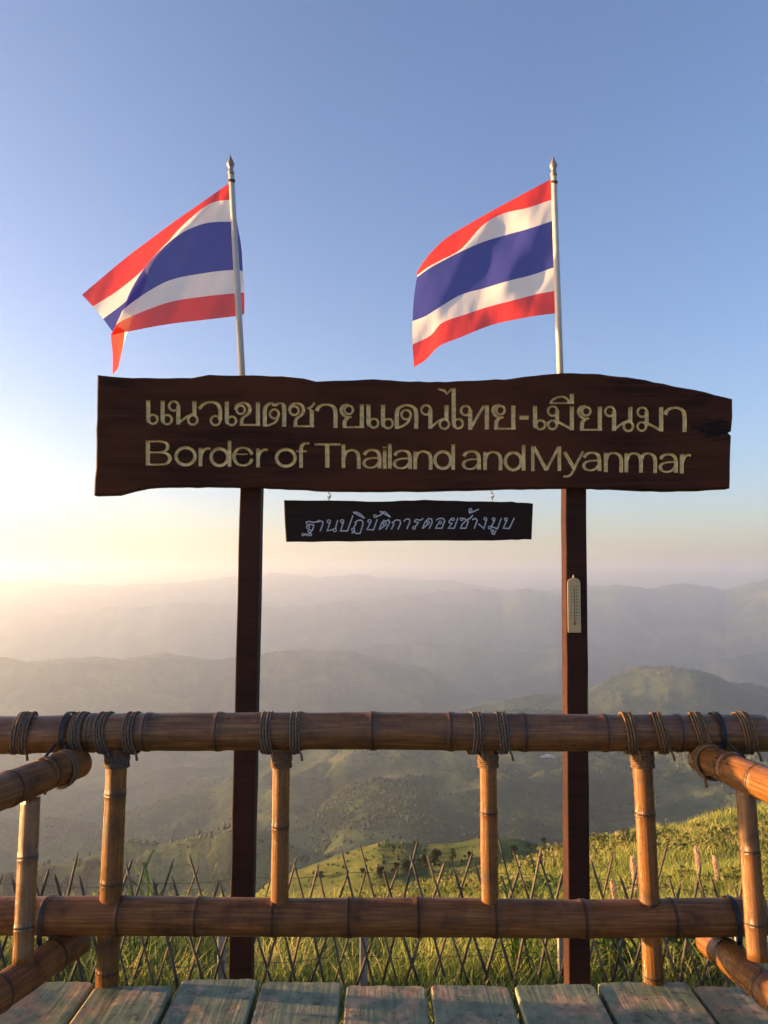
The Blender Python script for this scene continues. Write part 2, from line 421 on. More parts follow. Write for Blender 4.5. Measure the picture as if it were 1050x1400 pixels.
def ground_hit(px, py, fn=hill_z, r0=5, r1=280, n=4000):
    d = ray(px, py); h = math.hypot(d.x, d.y); az = math.degrees(math.atan2(d.x, d.y))
    rr = np.geomspace(r0, r1, n); zr = EYE + rr * d.z / h; zt = fn(np.full(n, az), rr)
    k = np.argmax(zt >= zr)
    if not (zt >= zr).any(): k = int(np.argmin(zr - zt))
    r = rr[k]; return Vector((math.sin(R(az)) * r, math.cos(R(az)) * r, float(zt[k])))

# haze: the air between here and the far ridges
V, F = box_geo((0, 0, (HAZE_TOP - 1000) / 2), (25600, 25600, HAZE_TOP + 1000))
hz = mesh('haze', V, F); tag(hz, 'warm evening haze filling the valley', 'haze', kind='stuff')
hm = bpy.data.materials.new('valley_haze'); hm.use_nodes = True; nt = hm.node_tree
nt.nodes.remove(nt.nodes['Principled BSDF'])
pv = nt.nodes.new('ShaderNodeVolumePrincipled'); pv.inputs['Color'].default_value = (.74, .845, 1.0, 1)
pv.inputs['Density'].default_value = HAZE_DENSITY; pv.inputs['Anisotropy'].default_value = .66
nt.links.new(pv.outputs[0], nt.nodes['Material Output'].inputs['Volume']); hz.data.materials.append(hm)

# ------------------------------------------------------------------ deck
RAIL_Y = 2.45
deck = tag(empty('deck', (0, 0, 0)), 'green painted plank deck of the lookout', None, kind='structure')
GX = [-105, 15, 130, 243, 355, 470, 585, 698, 812, 940, 1060, 1170]
for i in range(len(GX) - 1):
    a, b = PY(GX[i], 1343, RAIL_Y).x, PY(GX[i + 1], 1343, RAIL_Y).x
    k = RAIL_Y / RAIL_Y
    y1 = RAIL_Y + [.0, .02, -.02, .035, .015, -.005, .0, -.012, .0, -.01, 0][i] + random.uniform(-.008, .008)
    g = .007; n = 14
    V, F = [], []
    far = [(a + g + (b - a - 2 * g) * t / n, y1 + random.uniform(-.004, .004) - (.012 if t in (0, n) else 0)) for t in range(n + 1)]
    zt = random.uniform(-.006, .004); tilt = random.uniform(-.004, .004)
    top, bot = [], []
    for (x, y) in far: V.append((x, y, zt + tilt * (x - a) / (b - a))); V.append((x, y, -.045))
    for (x, y) in far: V.append((x, -.9, zt + tilt * (x - a) / (b - a))); V.append((x, -.9, -.045))
    N2 = 2 * (n + 1)
    for t in range(n):
        F.append((2 * t, N2 + 2 * t, N2 + 2 * t + 2, 2 * t + 2)); F.append((2 * t + 1, 2 * t + 3, N2 + 2 * t + 3, N2 + 2 * t + 1))
        F.append((2 * t, 2 * t + 2, 2 * t + 3, 2 * t + 1)); F.append((N2 + 2 * t, N2 + 2 * t + 1, N2 + 2 * t + 3, N2 + 2 * t + 2))
    F.append((0, 1, N2 + 1, N2)); F.append((2 * n, N2 + 2 * n, N2 + 2 * n + 1, 2 * n + 1))
    o = mesh('plank', V, F, M_plank, deck); bevel(o, .006, 2)
for y in (2.25, 1.1, 0.0):
    V, F = box_geo((0, y, -.105), (2.7, .1, .118)); mesh('joist', V, F, M_beam, deck)
for x in (-1.15, 1.15):
    for y in (2.25, 0.0):
        zg = hz1(x, y) - .2
        V, F = box_geo((x, y, (zg - .165) / 2), (.12, .12, -.165 - zg)); mesh('support_post', V, F, M_beam, deck)

# ------------------------------------------------------------------ bamboo
def bamboo(name, pts, rad, nodes, mat, parent, segs=28, step=.018, cap_hollow=True):
    """pts: 3D control points; rad: (r start, r end) ; nodes: arc fractions of the joints"""
    P = [Vector(p) for p in (catmull(pts, 24) if len(pts) > 2 else [Vector(pts[0]).lerp(Vector(pts[1]), t / 40) for t in range(41)])]
    L = [0]
    for i in range(1, len(P)): L.append(L[-1] + (P[i] - P[i - 1]).length)
    tot = L[-1]; n = max(12, int(tot / step))
    stations = sorted(set([round(tot * i / n, 5) for i in range(n + 1)] +
                          [round(tot * f + e, 5) for f in nodes for e in (-.014, -.008, -.004, -.0015, 0, .0015, .004, .008, .014) if 0 < tot * f + e < tot]))
    path, radii, stain = [], [], []
    la = np.array(L); xyz = np.array([tuple(p) for p in P])
    ph = random.random() * 9
    for s in stations:
        p = Vector([float(np.interp(s, la, xyz[:, k])) for k in range(3)])
        r = rad[0] + (rad[1] - rad[0]) * s / tot
        dn = min([abs(s - tot * f) for f in nodes] + [9])
        sgn = min([(abs(s - tot * f), s - tot * f) for f in nodes] + [(9, 0)])[1]
        r *= 1 + .075 * math.exp(-(dn / .011) ** 2) - .035 * math.exp(-((sgn - .0) / .0022) ** 2) - .012 * math.exp(-(dn / .06) ** 2) + .012 * math.sin(s * 7 + ph) + .006 * math.sin(s * 23 + 2 * ph)
        path.append(p); radii.append(r)
        stain.append(.62 * math.exp(-(dn / .0045) ** 2) + .38 * math.exp(-(dn / .028) ** 2) * (1 if sgn < 0 else .5))
    V, F, UV = tube_geo(path, radii, segs, False)
    st = [s for s in stain for _ in range(segs)]
    # cut ends: rim and hollow
    for end in (0, 1):
        i0 = 0 if end == 0 else len(path) - 1
        t = (path[1] - path[0]).normalized() if end == 0 else (path[-2] - path[-1]).normalized()
        prev = [i0 * segs + s for s in range(segs)]
        for k, (fr, dp, stn) in enumerate(((.80, 0, .15), (.78, .05, .9))):
            base = len(V)
            for s in range(segs):
                c = path[i0]; V.append(c + (V[i0 * segs + s] - c) * fr + t * dp); UV.append((s / segs, k * .01)); st.append(stn)
            cur = [base + s for s in range(segs)]
            for s in range(segs):
                q = (prev[s], prev[(s + 1) % segs], cur[(s + 1) % segs], cur[s])
                F.append(q[::-1] if end == 0 else q)
            prev = cur
        F.append(tuple(prev) if end == 1 else tuple(prev[::-1]))
    return mesh(name, V, F, mat, parent, True, UV, {'node_stain': st})

def lashing(name, c, axis, rad, width, mat, parent, rr=.005, tilt=0.0, tail=True):
    """rope wound side by side round a pole at c"""
    axis = Vector(axis).normalized(); up = Vector((0, 0, 1)) if abs(axis.z) < .9 else Vector((0, -1, 0))
    a = (up - axis * up.dot(axis)).normalized(); b = axis.cross(a)
    turns = max(2, round(width / (2.05 * rr))); n = 22
    path = []
    for i in range(turns * n + 1):
        w = 2 * math.pi * i / n
        h = (i / (turns * n) - .5) * width
        rj = rad + rr * .8 + .0012 * math.sin(i * .37 + turns)
        path.append(Vector(c) + axis * (h + tilt * math.sin(w)) + (a * math.cos(w + 2.4) + b * math.sin(w + 2.4)) * rj)
    if tail:
        p = path[-1]
        path += [p + axis * .006 + Vector((0, -.004, -.012)), p + axis * .01 + Vector((0, -.006, -.03))]
    return tube(name, path, rr, mat, parent, 6)

rb = tag(empty('bamboo_railing', (0, RAIL_Y, 0)), 'brown lacquered bamboo railing across the front of the deck', 'railing')
def off(parent): return parent.matrix_world
def RP3(px, py, y=RAIL_Y): return PY(px, py, y) - Vector((0, RAIL_Y, 0))
def frac(px, a, b): return (px - a) / (b - a)
# top rail
XL, XR = -260, 1044
tp = [RP3(x, y) for x, y in ((-260, 1006), (0, 1005), (160, 1001), (320, 1000), (520, 999), (700, 1001), (880, 1002), (1044, 1002))]
top = bamboo('top_rail', tp, (.0580, .0565), [frac(x, XL, XR) for x in (-170, -70, 38, 128, 203, 300, 411, 510, 616, 716, 826, 926, 1010)], M_bam, rb)
lp = [RP3(x, y) for x, y in ((-260, 1255), (0, 1252), (200, 1252), (400, 1254), (600, 1254), (800, 1256), (1040, 1253))]
low = bamboo('lower_rail', lp, (.0545, .0535), [frac(x, -260, 1040) for x in (-150, -40, 66, 168, 272, 376, 478, 572, 676, 797, 918)], M_bam3, rb)
for x in (33, 112, 146, 183, 367, 404, 648, 686, 858, 902, 957, 1016):
    w = {33: .050, 112: .036, 1016: .042, 957: .040}.get(x, .034)
    lashing('rope_lashing', RP3(x, 1002), (1, 0, 0), .0585, w, M_rope if x not in (858, 957, 1016, 902) else M_rope2, top, .0038, random.uniform(-.012, .012) + (.012 if x > 850 else 0))
# balusters
for (x0, y0, x1, y1, w, nn) in ((161, 1012, 146, 1352, 29, (.22, .58, .93)), (385, 1012, 382, 1250, 24, (.50,)), (667, 1012, 670, 1250, 23.5, (.42,)), (877, 1012, 894, 1352, 26.5, (.30, .66, .95))):
    a, b = RP3(x0, y0), RP3(x1, y1)
    r = w * 2.36 / 1050 / 2
    bl = bamboo('baluster', [a, b], (r * .98, r * 1.03), nn, M_bam2, rb, 20)
    ax = (b - a).normalized(); yy = 1039
    c = a + (b - a) * ((yy - y0) / (y1 - y0))
    lashing('rope_lashing', c, ax, r * 1.03, .046, M_rope2 if x0 > 300 else M_rope, bl, .0034, .002)

def strap_loop(name, c, axis, rx, mat, parent, drop=0, w=.016):
    """flat strap round a pole (and the one under it when drop > 0)"""
    axis = Vector(axis).normalized(); V, F = [], []
    n = 40
    up = Vector((0, 0, 1)); b = axis.cross(up).normalized()
    for i in range(n):
        t = 2 * math.pi * i / n
        off_ = b * math.sin(t) * rx + up * (math.cos(t) * rx - (drop if math.cos(t) < 0 else 0))
        nrm = (b * math.sin(t) + up * math.cos(t)) * .0025
        for s in (-.5, .5):
            V.append(Vector(c) + off_ + axis * s * w); V.append(Vector(c) + off_ + nrm + axis * s * w)
    for i in range(n):
        j = (i + 1) % n; A = [4 * i + k for k in range(4)]; B = [4 * j + k for k in range(4)]
        F += [(A[1], A[3], B[3], B[1]), (A[0], B[0], B[2], A[2]), (A[0], A[1], B[1], B[0]), (A[2], B[2], B[3], A[3])]
    return mesh(name, V, F, mat, parent)

# side railings
def side_railing(side):
    root = tag(empty('bamboo_railing', (0, 0, 0)),
               'bamboo side railing at the left edge of the deck' if side < 0 else 'bamboo side railing at the right edge of the deck', 'railing')
    if side < 0:
        e, f = U(108, 1043, 2.36), U(0, 1083, 2.02); le, lf = U(108, 1284, 2.40), U(0, 1357, 2.09)
        bt, bb, r0, r1 = U(42, 1090, 2.14), U(31, 1316, 2.02), .044, .052
    else:
        e, f = U(958, 1036, 2.38), U(1050, 1073, 2.05); le, lf = U(970, 1286, 2.42), U(1050, 1352, 2.11)
        bt, bb, r0, r1 = U(1019, 1078, 2.14), U(1036, 1312, 2.05), .043, .051
    ext = f + (f - e) * 5; lext = lf + (lf - le) * 5
    mid = e.lerp(f, .5) + Vector((0, 0, .004))
    tr = bamboo('top_rail', [e, mid, f, ext], (r0, r1 + .012), (.075, .17, .33, .5, .66, .83), M_bam2 if side > 0 else M_bam3, root)
    lr = bamboo('lower_rail', [le, lf, lext], (.046, .058), (.06, .17, .32, .48, .64, .8), M_bam3 if side < 0 else M_bam2, root)
    bl = bamboo('baluster', [bt, bb], (.0255, .0265), (.38, .80), M_bam2, root, 20)
    # more balusters towards the viewer, out of the picture
    dv = (f - e); 
    for t in (2.2, 4.0):
        a = e + dv * t; b = le + (lf - le) * t
        bamboo('baluster', [a, b], (.0255, .0265), (.4, .8), M_bam2, root, 14)
    ax = (f - e).normalized()
    lashing('rope_lashing', e + (f - e) * (.24 if side < 0 else .17), ax, r0 * 1.06, .030, M_rope2, tr, .0045, .008)
    # strap and cord that hang the rail from the front rail
    x = 95 if side < 0 else 978
    c = PY(x, 1002, RAIL_Y)
    strap_loop('strap', c, (1, 0, 0), .0625, M_strap, tr, .0, .017)
    s = side
    q = e + (f - e) * .12
    for k, dx in enumerate((-.035, .04)):
        p0 = c + Vector((dx * .4, -.062, -.02)); p1 = Vector((c.x + dx * 1.0, q.y - r0 * 1.15, q.z + .012)); p2 = q + Vector((dx * .3, -r0 * .9, -r0 * .75)); p3 = q + Vector((0, 0, -r0 * 1.1))
        tube('cord', catmull([p0, p0.lerp(p1, .5) + Vector((0, -.012, 0)), p1, p2, p3], 6), .0042, M_strap, tr, 6)
    # dark strap round the two lower rails
    x = 66 if side < 0 else 999
    c = PY(x, 1254, RAIL_Y)
    strap_loop('strap', c, (1, 0, 0), .0585, M_strap, lr, .028, .015)
    p = c + Vector((0, -.062, -.05))
    tube('cord', catmull([p, p + Vector((.012, -.012, -.035)), p + Vector((.02, -.008, -.07)), p + Vector((.018, 0, -.1))], 5), .006, M_strap, lr, 6)
    return root
side_railing(-1); side_railing(1)

# ------------------------------------------------------------------ the border sign
SY = 3.58                          # front plane of the big board
def sxy(px, py, y): p = PY(px, py, y); return (p.x, p.z)

# strokes are written in the enlarged-detail units: 1050 units = 160 photo pixels
KU = 160 / 1050; K1 = 150 / KU
def ring(cx, cy, r, w=22, ry=None): return ('ring', cx, cy, r, ry or r, w)
def pl(w0, w1, *pts, smooth=True): return ('pl', w0, w1, pts, smooth)
V_ = 42; H_ = 20
def stem(x, y0, y1, w=V_): return ('pl', w, w, ((x, y0), (x, y1)), False)
def ae(x, y0, cx, cy, r): return [stem(x, y0, cy - 6, 42), ring(cx, cy, r, 22), pl(24, 40, (x, cy - 20), (x + 1, cy + 8), (x + 10, cy + r * .62))]
def curve(*pts, w=(H_, V_)): return pl(w[0], w[1], *pts)
def line(*pts, w=(H_, V_)): return pl(w[0], w[1], *pts, smooth=False)
def nor(rx, ry, sx, sy1, tx, ty0, cx, cy):   # no nu
    return [ring(rx, ry, 42), stem(sx, ry - 5, sy1), line((sx - 6, sy1 - 6), (sx + (cx - sx) * .62, cy - 32), (tx + 4, cy - 60), w=(22, 24)), stem(tx, ty0, cy - 40), ring(cx, cy, 42)]
def yor(cx, cy, by, sx, sy0):                # yo yak
    return [ring(cx, cy, 38), curve((cx - 5, cy - 50), (cx - 50, cy - 38), (cx - 68, cy), (cx - 52, cy + 42), (cx - 15, cy + 64), (cx + 26, cy + 64), w=(20, 34)),
            curve((cx - 8, cy + 68), (cx - 32, cy + 95), (cx - 38, cy + 122), (cx - 38, by), w=(26, 40)), line((cx - 56, by - 8), (sx + 20, by - 8), w=(20, 20)), stem(sx, sy0, by)]
def mor(cx, cy, sx, lx, ly, tx, ty0, by):    # mo ma
    return [ring(cx, cy, 42), stem(sx, cy - 5, ly - 5, 40), ring(lx, ly, 39), line((sx + 2, ly - 30), (tx, by - 8), w=(24, 26)), stem(tx, ty0, by)]
def abig(dx, dy): # english a, given offset from the first one
    P = lambda *p: [(x + dx, y + dy) for x, y in p]
    return [curve(*P((52, 637), (72, 607), (118, 592), (166, 604), (188, 650), (190, 757)), w=(22, 38)),
            curve(*P((188, 662), (115, 664), (65, 680), (49, 712), (68, 740), (112, 750), (158, 735), (186, 700)), w=(18, 34))]
def nbig(x, y0, y1, w): return [stem(x, y0, y1, 38), curve((x + 4, y0 + 62), (x + .16 * w, y0 + 20), (x + .5 * w, y0 + 2), (x + .86 * w, y0 + 20), (x + w, y0 + 66), (x + w, y1 + 3), w=(20, 38))]
def shift(k, items):
    out = []
    for it in items:
        if it[0] == 'ring': out.append(('ring', it[1] + K1 * k) + it[2:])
        else: out.append(('pl', it[1], it[2], tuple((x + K1 * k, y) for x, y in it[3]), it[4]))
    return out
BIG = []
def L(k, *items):
    fl = []
    for it in items: fl += it if isinstance(it, list) else [it]
    BIG.append(shift(k, fl))
L(0, ae(83, 147, 125, 316, 41)); L(0, ae(212, 150, 252, 319, 42)); L(0, nor(312, 197, 353, 362, 497, 153, 482, 322))
L(0, curve((540, 222), (578, 182), (622, 164), (670, 165), (708, 186), (728, 235), (728, 325), w=(20, 40)), ring(687, 327, 42))
L(0, ae(788, 157, 832, 330, 39))
L(0, ring(912, 230, 38), curve((868, 232), (882, 190), (925, 168), (972, 180), (996, 222), (982, 264), (936, 300), (922, 326), (922, 374), w=(20, 36)), line((904, 366), (1088, 366), w=(20, 20)), stem(1067, 162, 376))
L(1, curve((145, 380), (145, 240), (162, 194), (200, 172), (236, 194), w=(18, 42)), curve((236, 194), (268, 174), (304, 180), (318, 225), (318, 382), w=(18, 42)), ring(230, 268, 40), curve((266, 290), (245, 335), (198, 362), (150, 374), w=(22, 26)))
L(1, ring(408, 238, 40), curve((364, 240), (380, 196), (422, 172), (470, 186), (492, 232), (476, 274), (434, 306), (420, 332), (420, 386), w=(20, 36)), line((402, 378), (586, 378), w=(20, 20)), stem(566, 235, 386), line((574, 246), (536, 216), (566, 204), (592, 168), w=(22, 26)))
L(1, curve((610, 242), (628, 208), (664, 188), (718, 186), (760, 206), (778, 255), (778, 394), w=(22, 42)))
L(1, yor(898, 232, 394, 1015, 180))
L(2, ae(90, 182, 138, 351, 40)); L(2, ae(220, 185, 266, 354, 42))
L(2, curve((345, 402), (345, 262), (368, 212), (430, 188), (494, 210), (518, 262), (518, 402), w=(22, 42)), ring(428, 275, 42), curve((468, 292), (444, 340), (402, 374), (348, 394), w=(22, 28)))
L(2, nor(607, 232, 645, 402, 790, 190, 771, 360))
L(2, stem(855, 45, 350), ring(895, 356, 42), pl(24, 40, (855, 335), (857, 362), (868, 384)), line((712, 42), (772, 58), (793, 86), (836, 46), (872, 46), w=(18, 30)))
L(2, ring(962, 238, 42), stem(1003, 232, 410), line((1003, 404), (1122, 200), (1150, 200), w=(26, 30)), stem(1152, 190, 408))
L(3, yor(290, 235, 408, 405, 192)); L(3, line((460, 301), (542, 301), w=(40, 40)))
L(3, ae(600, 195, 650, 366, 40)); L(3, mor(758, 242, 798, 756, 366, 930, 198, 414))
L(3, curve((738, 168), (770, 134), (826, 114), (876, 124), (912, 166), w=(20, 24)), line((732, 170), (950, 170), w=(18, 18)), stem(930, 87, 172))
L(4, yor(75, 245, 418, 197, 200)); L(4, nor(287, 246, 325, 420, 470, 205, 453, 380)); L(4, mor(578, 252, 617, 574, 380, 747, 207, 425))
L(4, curve((783, 274), (800, 240), (840, 217), (898, 215), (942, 240), (957, 292), (957, 430), w=(22, 42)))
# english line
L(0, stem(80, 505, 730, 42), curve((84, 516), (180, 514), (240, 528), (258, 562), (238, 598), (180, 612), (84, 612), w=(18, 36)), curve((150, 612), (245, 622), (278, 668), (250, 712), (180, 722), (84, 722), w=(18, 38)))
L(0, ring(418, 648, 86, 30, 78)); L(0, stem(552, 572, 738, 38), curve((556, 650), (572, 604), (606, 580), (640, 580), w=(22, 34)))
L(0, ring(722, 656, 76, 30, 76), stem(812, 508, 742, 36))
L(0, curve((1016, 632), (985, 588), (932, 570), (876, 592), (852, 652), (878, 712), (936, 730), (990, 712), (1016, 672), w=(20, 36)), line((862, 629), (976, 629), w=(14, 14)))
L(1, stem(83, 578, 748, 38), curve((87, 656), (103, 612), (137, 590), (172, 590), w=(22, 34))); L(1, ring(333, 662, 84, 30, 76))
L(1, curve((470, 752), (470, 590), (480, 550), (508, 533), (544, 532), w=(22, 38)), line((428, 603), (522, 603), w=(16, 16)))
L(1, line((592, 541), (826, 541), w=(22, 22)), stem(705, 545, 750, 44)); L(1, stem(850, 540, 754, 38), curve((854, 655), (874, 612), (925, 592), (968, 608), (986, 655), (988, 760), w=(20, 38)))
L(2, abig(0, 0)); L(2, stem(235, 592, 760, 38), line((217, 570), (253, 570), w=(18, 18))); L(2, stem(282, 535, 760, 38)); L(2, abig(274, 5)); L(2, nbig(510, 602, 766, 138))
L(2, ring(758, 682, 72, 30, 76), stem(850, 540, 770, 36)); L(2, abig(893, 12)); L(3, nbig(152, 608, 772, 138))
L(3, ring(405, 692, 72, 30, 78), stem(497, 545, 777, 36))
L(3, stem(580, 558, 782, 34), line((588, 562), (702, 774), w=(34, 34)), line((702, 774), (812, 562), w=(26, 26)), stem(818, 560, 780, 36))
L(3, line((864, 608), (948, 756), w=(36, 36)), curve((1032, 606), (976, 708), (934, 796), (904, 824), (854, 830), w=(24, 26)))
L(4, abig(4, 24)); L(4, nbig(250, 616, 790, 138)); L(4, nbig(435, 620, 792, 130) + nbig(565, 620, 796, 128)[1:]); L(4, abig(690, 38))
L(4, stem(932, 628, 803, 38), curve((936, 706), (952, 662), (982, 638), (1014, 640), w=(22, 34)))

SMALL = []
T_ = 11
def S(k, *items):
    out = []
    for it in items:
        if isinstance(it, tuple) and it and it[0] == 'ring': out.append(it)
        else: out.append(('pl', T_, T_, tuple(it), False))
    SMALL.append(shift(k, out))
def r_(x, y, r): return ('ring', x, y, r, r, 10)
S(0, [(126, 172), (124, 156), (150, 150), (192, 160), (222, 150), (240, 138)], [(126, 180), (158, 176), (190, 184), (182, 222), (166, 240)], r_(138, 200, 13), r_(152, 236, 13), r_(95, 268, 10), [(105, 275), (120, 260), (130, 278), (145, 258)], r_(158, 266, 12))
S(0, [(226, 160), (245, 145), (270, 152), (272, 175), (247, 238)]); S(0, r_(325, 150, 14), [(338, 156), (310, 235), (365, 222)], [(405, 138), (382, 220)], r_(378, 228, 14))
S(0, r_(445, 148, 14), [(458, 153), (430, 235), (492, 235), (542, 96)])
S(0, [(572, 168), (562, 158), (592, 138), (622, 140), (634, 165), (606, 258)], [(572, 166), (545, 212)], r_(543, 224, 13), [(530, 258), (552, 240), (570, 258), (606, 258)])
S(0, [(542, 68), (575, 68), (612, 86), (646, 122)], [(545, 70), (600, 98), (646, 122)])
S(0, r_(690, 148, 14), [(702, 154), (668, 222), (726, 226), (760, 130)]); S(0, r_(740, 102, 12), [(750, 110), (790, 92), (818, 72)])
S(0, [(776, 225), (800, 165), (820, 140), (840, 150), (860, 135), (872, 155), (837, 224)], r_(826, 172, 13), [(832, 184), (782, 222)])
S(0, [(780, 62), (830, 65), (880, 112)], [(784, 62), (838, 90), (880, 112)]); S(0, [(886, 222), (910, 172), (895, 160), (930, 136), (962, 140), (970, 165), (945, 222)])
S(1, [(12, 150), (36, 128), (64, 130), (68, 155), (40, 218)]); S(1, [(105, 152), (125, 132), (163, 140), (188, 122)], [(106, 152), (144, 162), (132, 180), (114, 198)], r_(105, 208, 12))
S(1, [(180, 216), (205, 155), (235, 124), (264, 130), (268, 160), (241, 216)], r_(232, 158, 12), [(240, 168), (182, 214)])
S(1, [(302, 140), (330, 123), (366, 123), (381, 145), (356, 211), (300, 211), (322, 168)], r_(340, 160, 12))
S(1, r_(455, 130, 12), [(442, 122), (420, 148), (424, 164), (446, 168), (412, 211), (466, 211), (500, 116)])
S(1, r_(532, 130, 12), [(520, 120), (560, 124), (576, 140), (538, 175), (522, 211), (570, 211), (592, 150), (582, 136), (610, 120), (635, 94)]); S(1, r_(612, 46, 12), [(600, 48), (604, 74), (640, 62), (686, 40)])
S(1, [(626, 136), (655, 122), (672, 140), (645, 215)]); S(1, r_(745, 126, 12), [(756, 134), (732, 215), (682, 170)])
S(1, r_(820, 130, 12), [(830, 138), (798, 198)], r_(785, 205, 12), [(795, 196), (854, 215), (890, 118)]); S(1, r_(808, 234, 10), [(812, 242), (804, 258), (825, 265), (842, 228)])
S(1, r_(930, 130, 12), [(938, 138), (906, 211), (960, 213), (1005, 118)])

def stroke_quads(it):
    """-> list of quads (4 points each) in units"""
    Q = []
    if it[0] == 'ring':
        _, cx, cy, rx, ry, w = it; n = 20
        for i in range(n):
            q = []
            for t, s in ((i, -1), (i + 1, -1), (i + 1, 1), (i, 1)):
                a = 2 * math.pi * t / n
                q.append((cx + math.cos(a) * (rx + s * w / 2), cy + math.sin(a) * (ry + s * w / 2 * .9)))
            Q.append(q)
        return Q
    _, w0, w1, pts, sm = it
    P = catmull(pts, 5) if sm and len(pts) > 2 else list(pts)
    P = [np.array(p, float) for p in P]; n = len(P); Ls, Rs = [], []
    for i in range(n):
        a = P[i] - P[max(i - 1, 0)]; b = P[min(i + 1, n - 1)] - P[i]
        la, lb = np.linalg.norm(a), np.linalg.norm(b)
        ta = a / la if la > 0 else b / lb; tb = b / lb if lb > 0 else ta
        t = ta + tb; t /= max(1e-6, np.linalg.norm(t)); nn = np.array([-t[1], t[0]])
        w = (w0 + (w1 - w0) * abs(t[1]) ** 1.3) * (.88 if w1 > 12 else 1)
        k = min(1.6, 1 / max(.5, abs(nn @ np.array([-tb[1], tb[0]]))))
        Ls.append(P[i] + nn * w / 2 * k); Rs.append(P[i] - nn * w / 2 * k)
    for i in range(n - 1): Q.append([tuple(Ls[i]), tuple(Ls[i + 1]), tuple(Rs[i + 1]), tuple(Rs[i])])
    return Q

def carved_board(name, parent, origin, outline_px, y, thick, letters, px0, py0, mat, lmat, depth, edge, letter_name):
    """slab with a wavy outline; letters are cut into its front face as real recesses"""
    ol = [np.array(sxy(px, py, y)) for px, py in outline_px]
    ol = [np.array(p) for p in ol]
    area = sum(ol[i][0] * ol[(i + 1) % len(ol)][1] - ol[(i + 1) % len(ol)][0] * ol[i][1] for i in range(len(ol)))
    if area < 0: ol = ol[::-1]
    n = len(ol); inn = []
    for i in range(n):
        a, b, c = ol[i - 1], ol[i], ol[(i + 1) % n]
        t1 = (b - a) / np.linalg.norm(b - a); t2 = (c - b) / np.linalg.norm(c - b)
        nn = np.array([-(t1 + t2)[1], (t1 + t2)[0]]); nn /= np.linalg.norm(nn)
        k = 1 / max(.6, nn @ np.array([-t1[1], t1[0]]))
        inn.append(b + nn * edge * k)
    VV = [Vector(p) for p in inn]; FF = [list(range(n))]; owner = [-1]
    for li, strokes in enumerate(letters):
        for it in strokes:
            for q in stroke_quads(it):
                pts = [np.array(sxy(px0 + x * KU, py0 + yy * KU, y)) for x, yy in q]
                ar = sum(pts[i][0] * pts[(i + 1) % 4][1] - pts[(i + 1) % 4][0] * pts[i][1] for i in range(4))
                if abs(ar) < 1e-9: continue
                if ar < 0: pts = pts[::-1]
                b = len(VV); VV += [Vector(p) for p in pts]; FF.append([b, b + 1, b + 2, b + 3]); owner.append(li)
    v2, e2, f2, _, _, fo = geometry.delaunay_2d_cdt(VV, [], FF, 0, 1e-7)
    own = []
    for o_ in fo:
        ls = [owner[k] for k in o_ if owner[k] >= 0]
        own.append(min(ls) if ls else (-1 if 0 in o_ else -2))
    ox, oy, oz = origin
    def P3(p, d=0): return (p[0] - ox, y + d - oy, p[1] - oz)
    # slab
    V = [P3(p) for p in v2]; F = []
    def ccw(f):   # face towards -Y
        a, b, c = (v2[k] for k in f[:3]); return tuple(f) if (b[0] - a[0]) * (c[1] - a[1]) - (b[1] - a[1]) * (c[0] - a[0]) > 0 else tuple(f)[::-1]
    for f, w in zip(f2, own):
        if w == -1: F.append(ccw(f))
    b0 = len(V); V += [P3(p) for p in inn]; b1 = len(V); V += [P3(p, edge * .9) for p in ol]; b2 = len(V); V += [P3(p, thick) for p in ol]
    for i in range(n):
        j = (i + 1) % n
        F.append((b0 + i, b1 + i, b1 + j, b0 + j)); F.append((b1 + i, b2 + i, b2 + j, b1 + j))
    F.append(tuple(b2 + i for i in range(n))[::-1])
    slab = mesh(name, V, F, mat, parent)
    # letters: floor and walls of each recess
    for li in range(len(letters)):
        tris = [ccw(f) for f, w in zip(f2, own) if w == li]
        if not tris: continue
        ids = {}; LV, LF = [], []
        def vid(k, d):
            if (k, d) not in ids: ids[(k, d)] = len(LV); LV.append(P3(v2[k], d))
            return ids[(k, d)]
        edges = {}
        for f in tris:
            LF.append(tuple(vid(k, depth) for k in f))
            for a, b in zip(f, f[1:] + f[:1]): edges[(a, b)] = 1
        for (a, b) in edges:
            if (b, a) not in edges: LF.append((vid(a, depth), vid(b, depth), vid(b, 0), vid(a, 0))[::-1])
        mesh(letter_name, LV, LF, lmat, slab)
    return slab

OUT = [(133, 513), (180, 516), (215, 517), (262, 516), (285, 512), (330, 513), (385, 514), (415, 517), (432, 521), (470, 520), (510, 518), (560, 521), (610, 522),
       (640, 520), (690, 518), (730, 513), (770, 510), (820, 511), (870, 517), (920, 527), (965, 536), (1002, 545), (1002, 570), (1000, 589), (996, 592), (1000, 596), (999, 630), (998, 668), (960, 670),
       (920, 671), (860, 669), (800, 667), (740, 667), (690, 668), (640, 670), (560, 671), (480, 671), (430, 670), (380, 667), (330, 666), (280, 665), (230, 665), (200, 667), (180, 671), (160, 677), (128, 677), (129, 655), (131, 640), (131, 600), (132, 560)]
o2 = []
for i in range(len(OUT)):            # fine hand-cut waviness between the traced points
    a, b = OUT[i], OUT[(i + 1) % len(OUT)]
    m = max(1, int(math.hypot(b[0] - a[0], b[1] - a[1]) / 12))
    for j in range(m):
        t = j / m; o2.append((a[0] + (b[0] - a[0]) * t + random.uniform(-.35, .35), a[1] + (b[1] - a[1]) * t + random.uniform(-.6, .6)))
SO = (PY(565, 1000, SY).x, SY + .06, hz1(0, SY))
sign = tag(empty('border_sign', SO), 'large dark wooden border sign on two square posts with carved cream letters', 'sign')
board = carved_board('board', sign, SO, o2, SY, .055, BIG, 190, 525, M_sign, M_gold, .016, .006, 'letter')
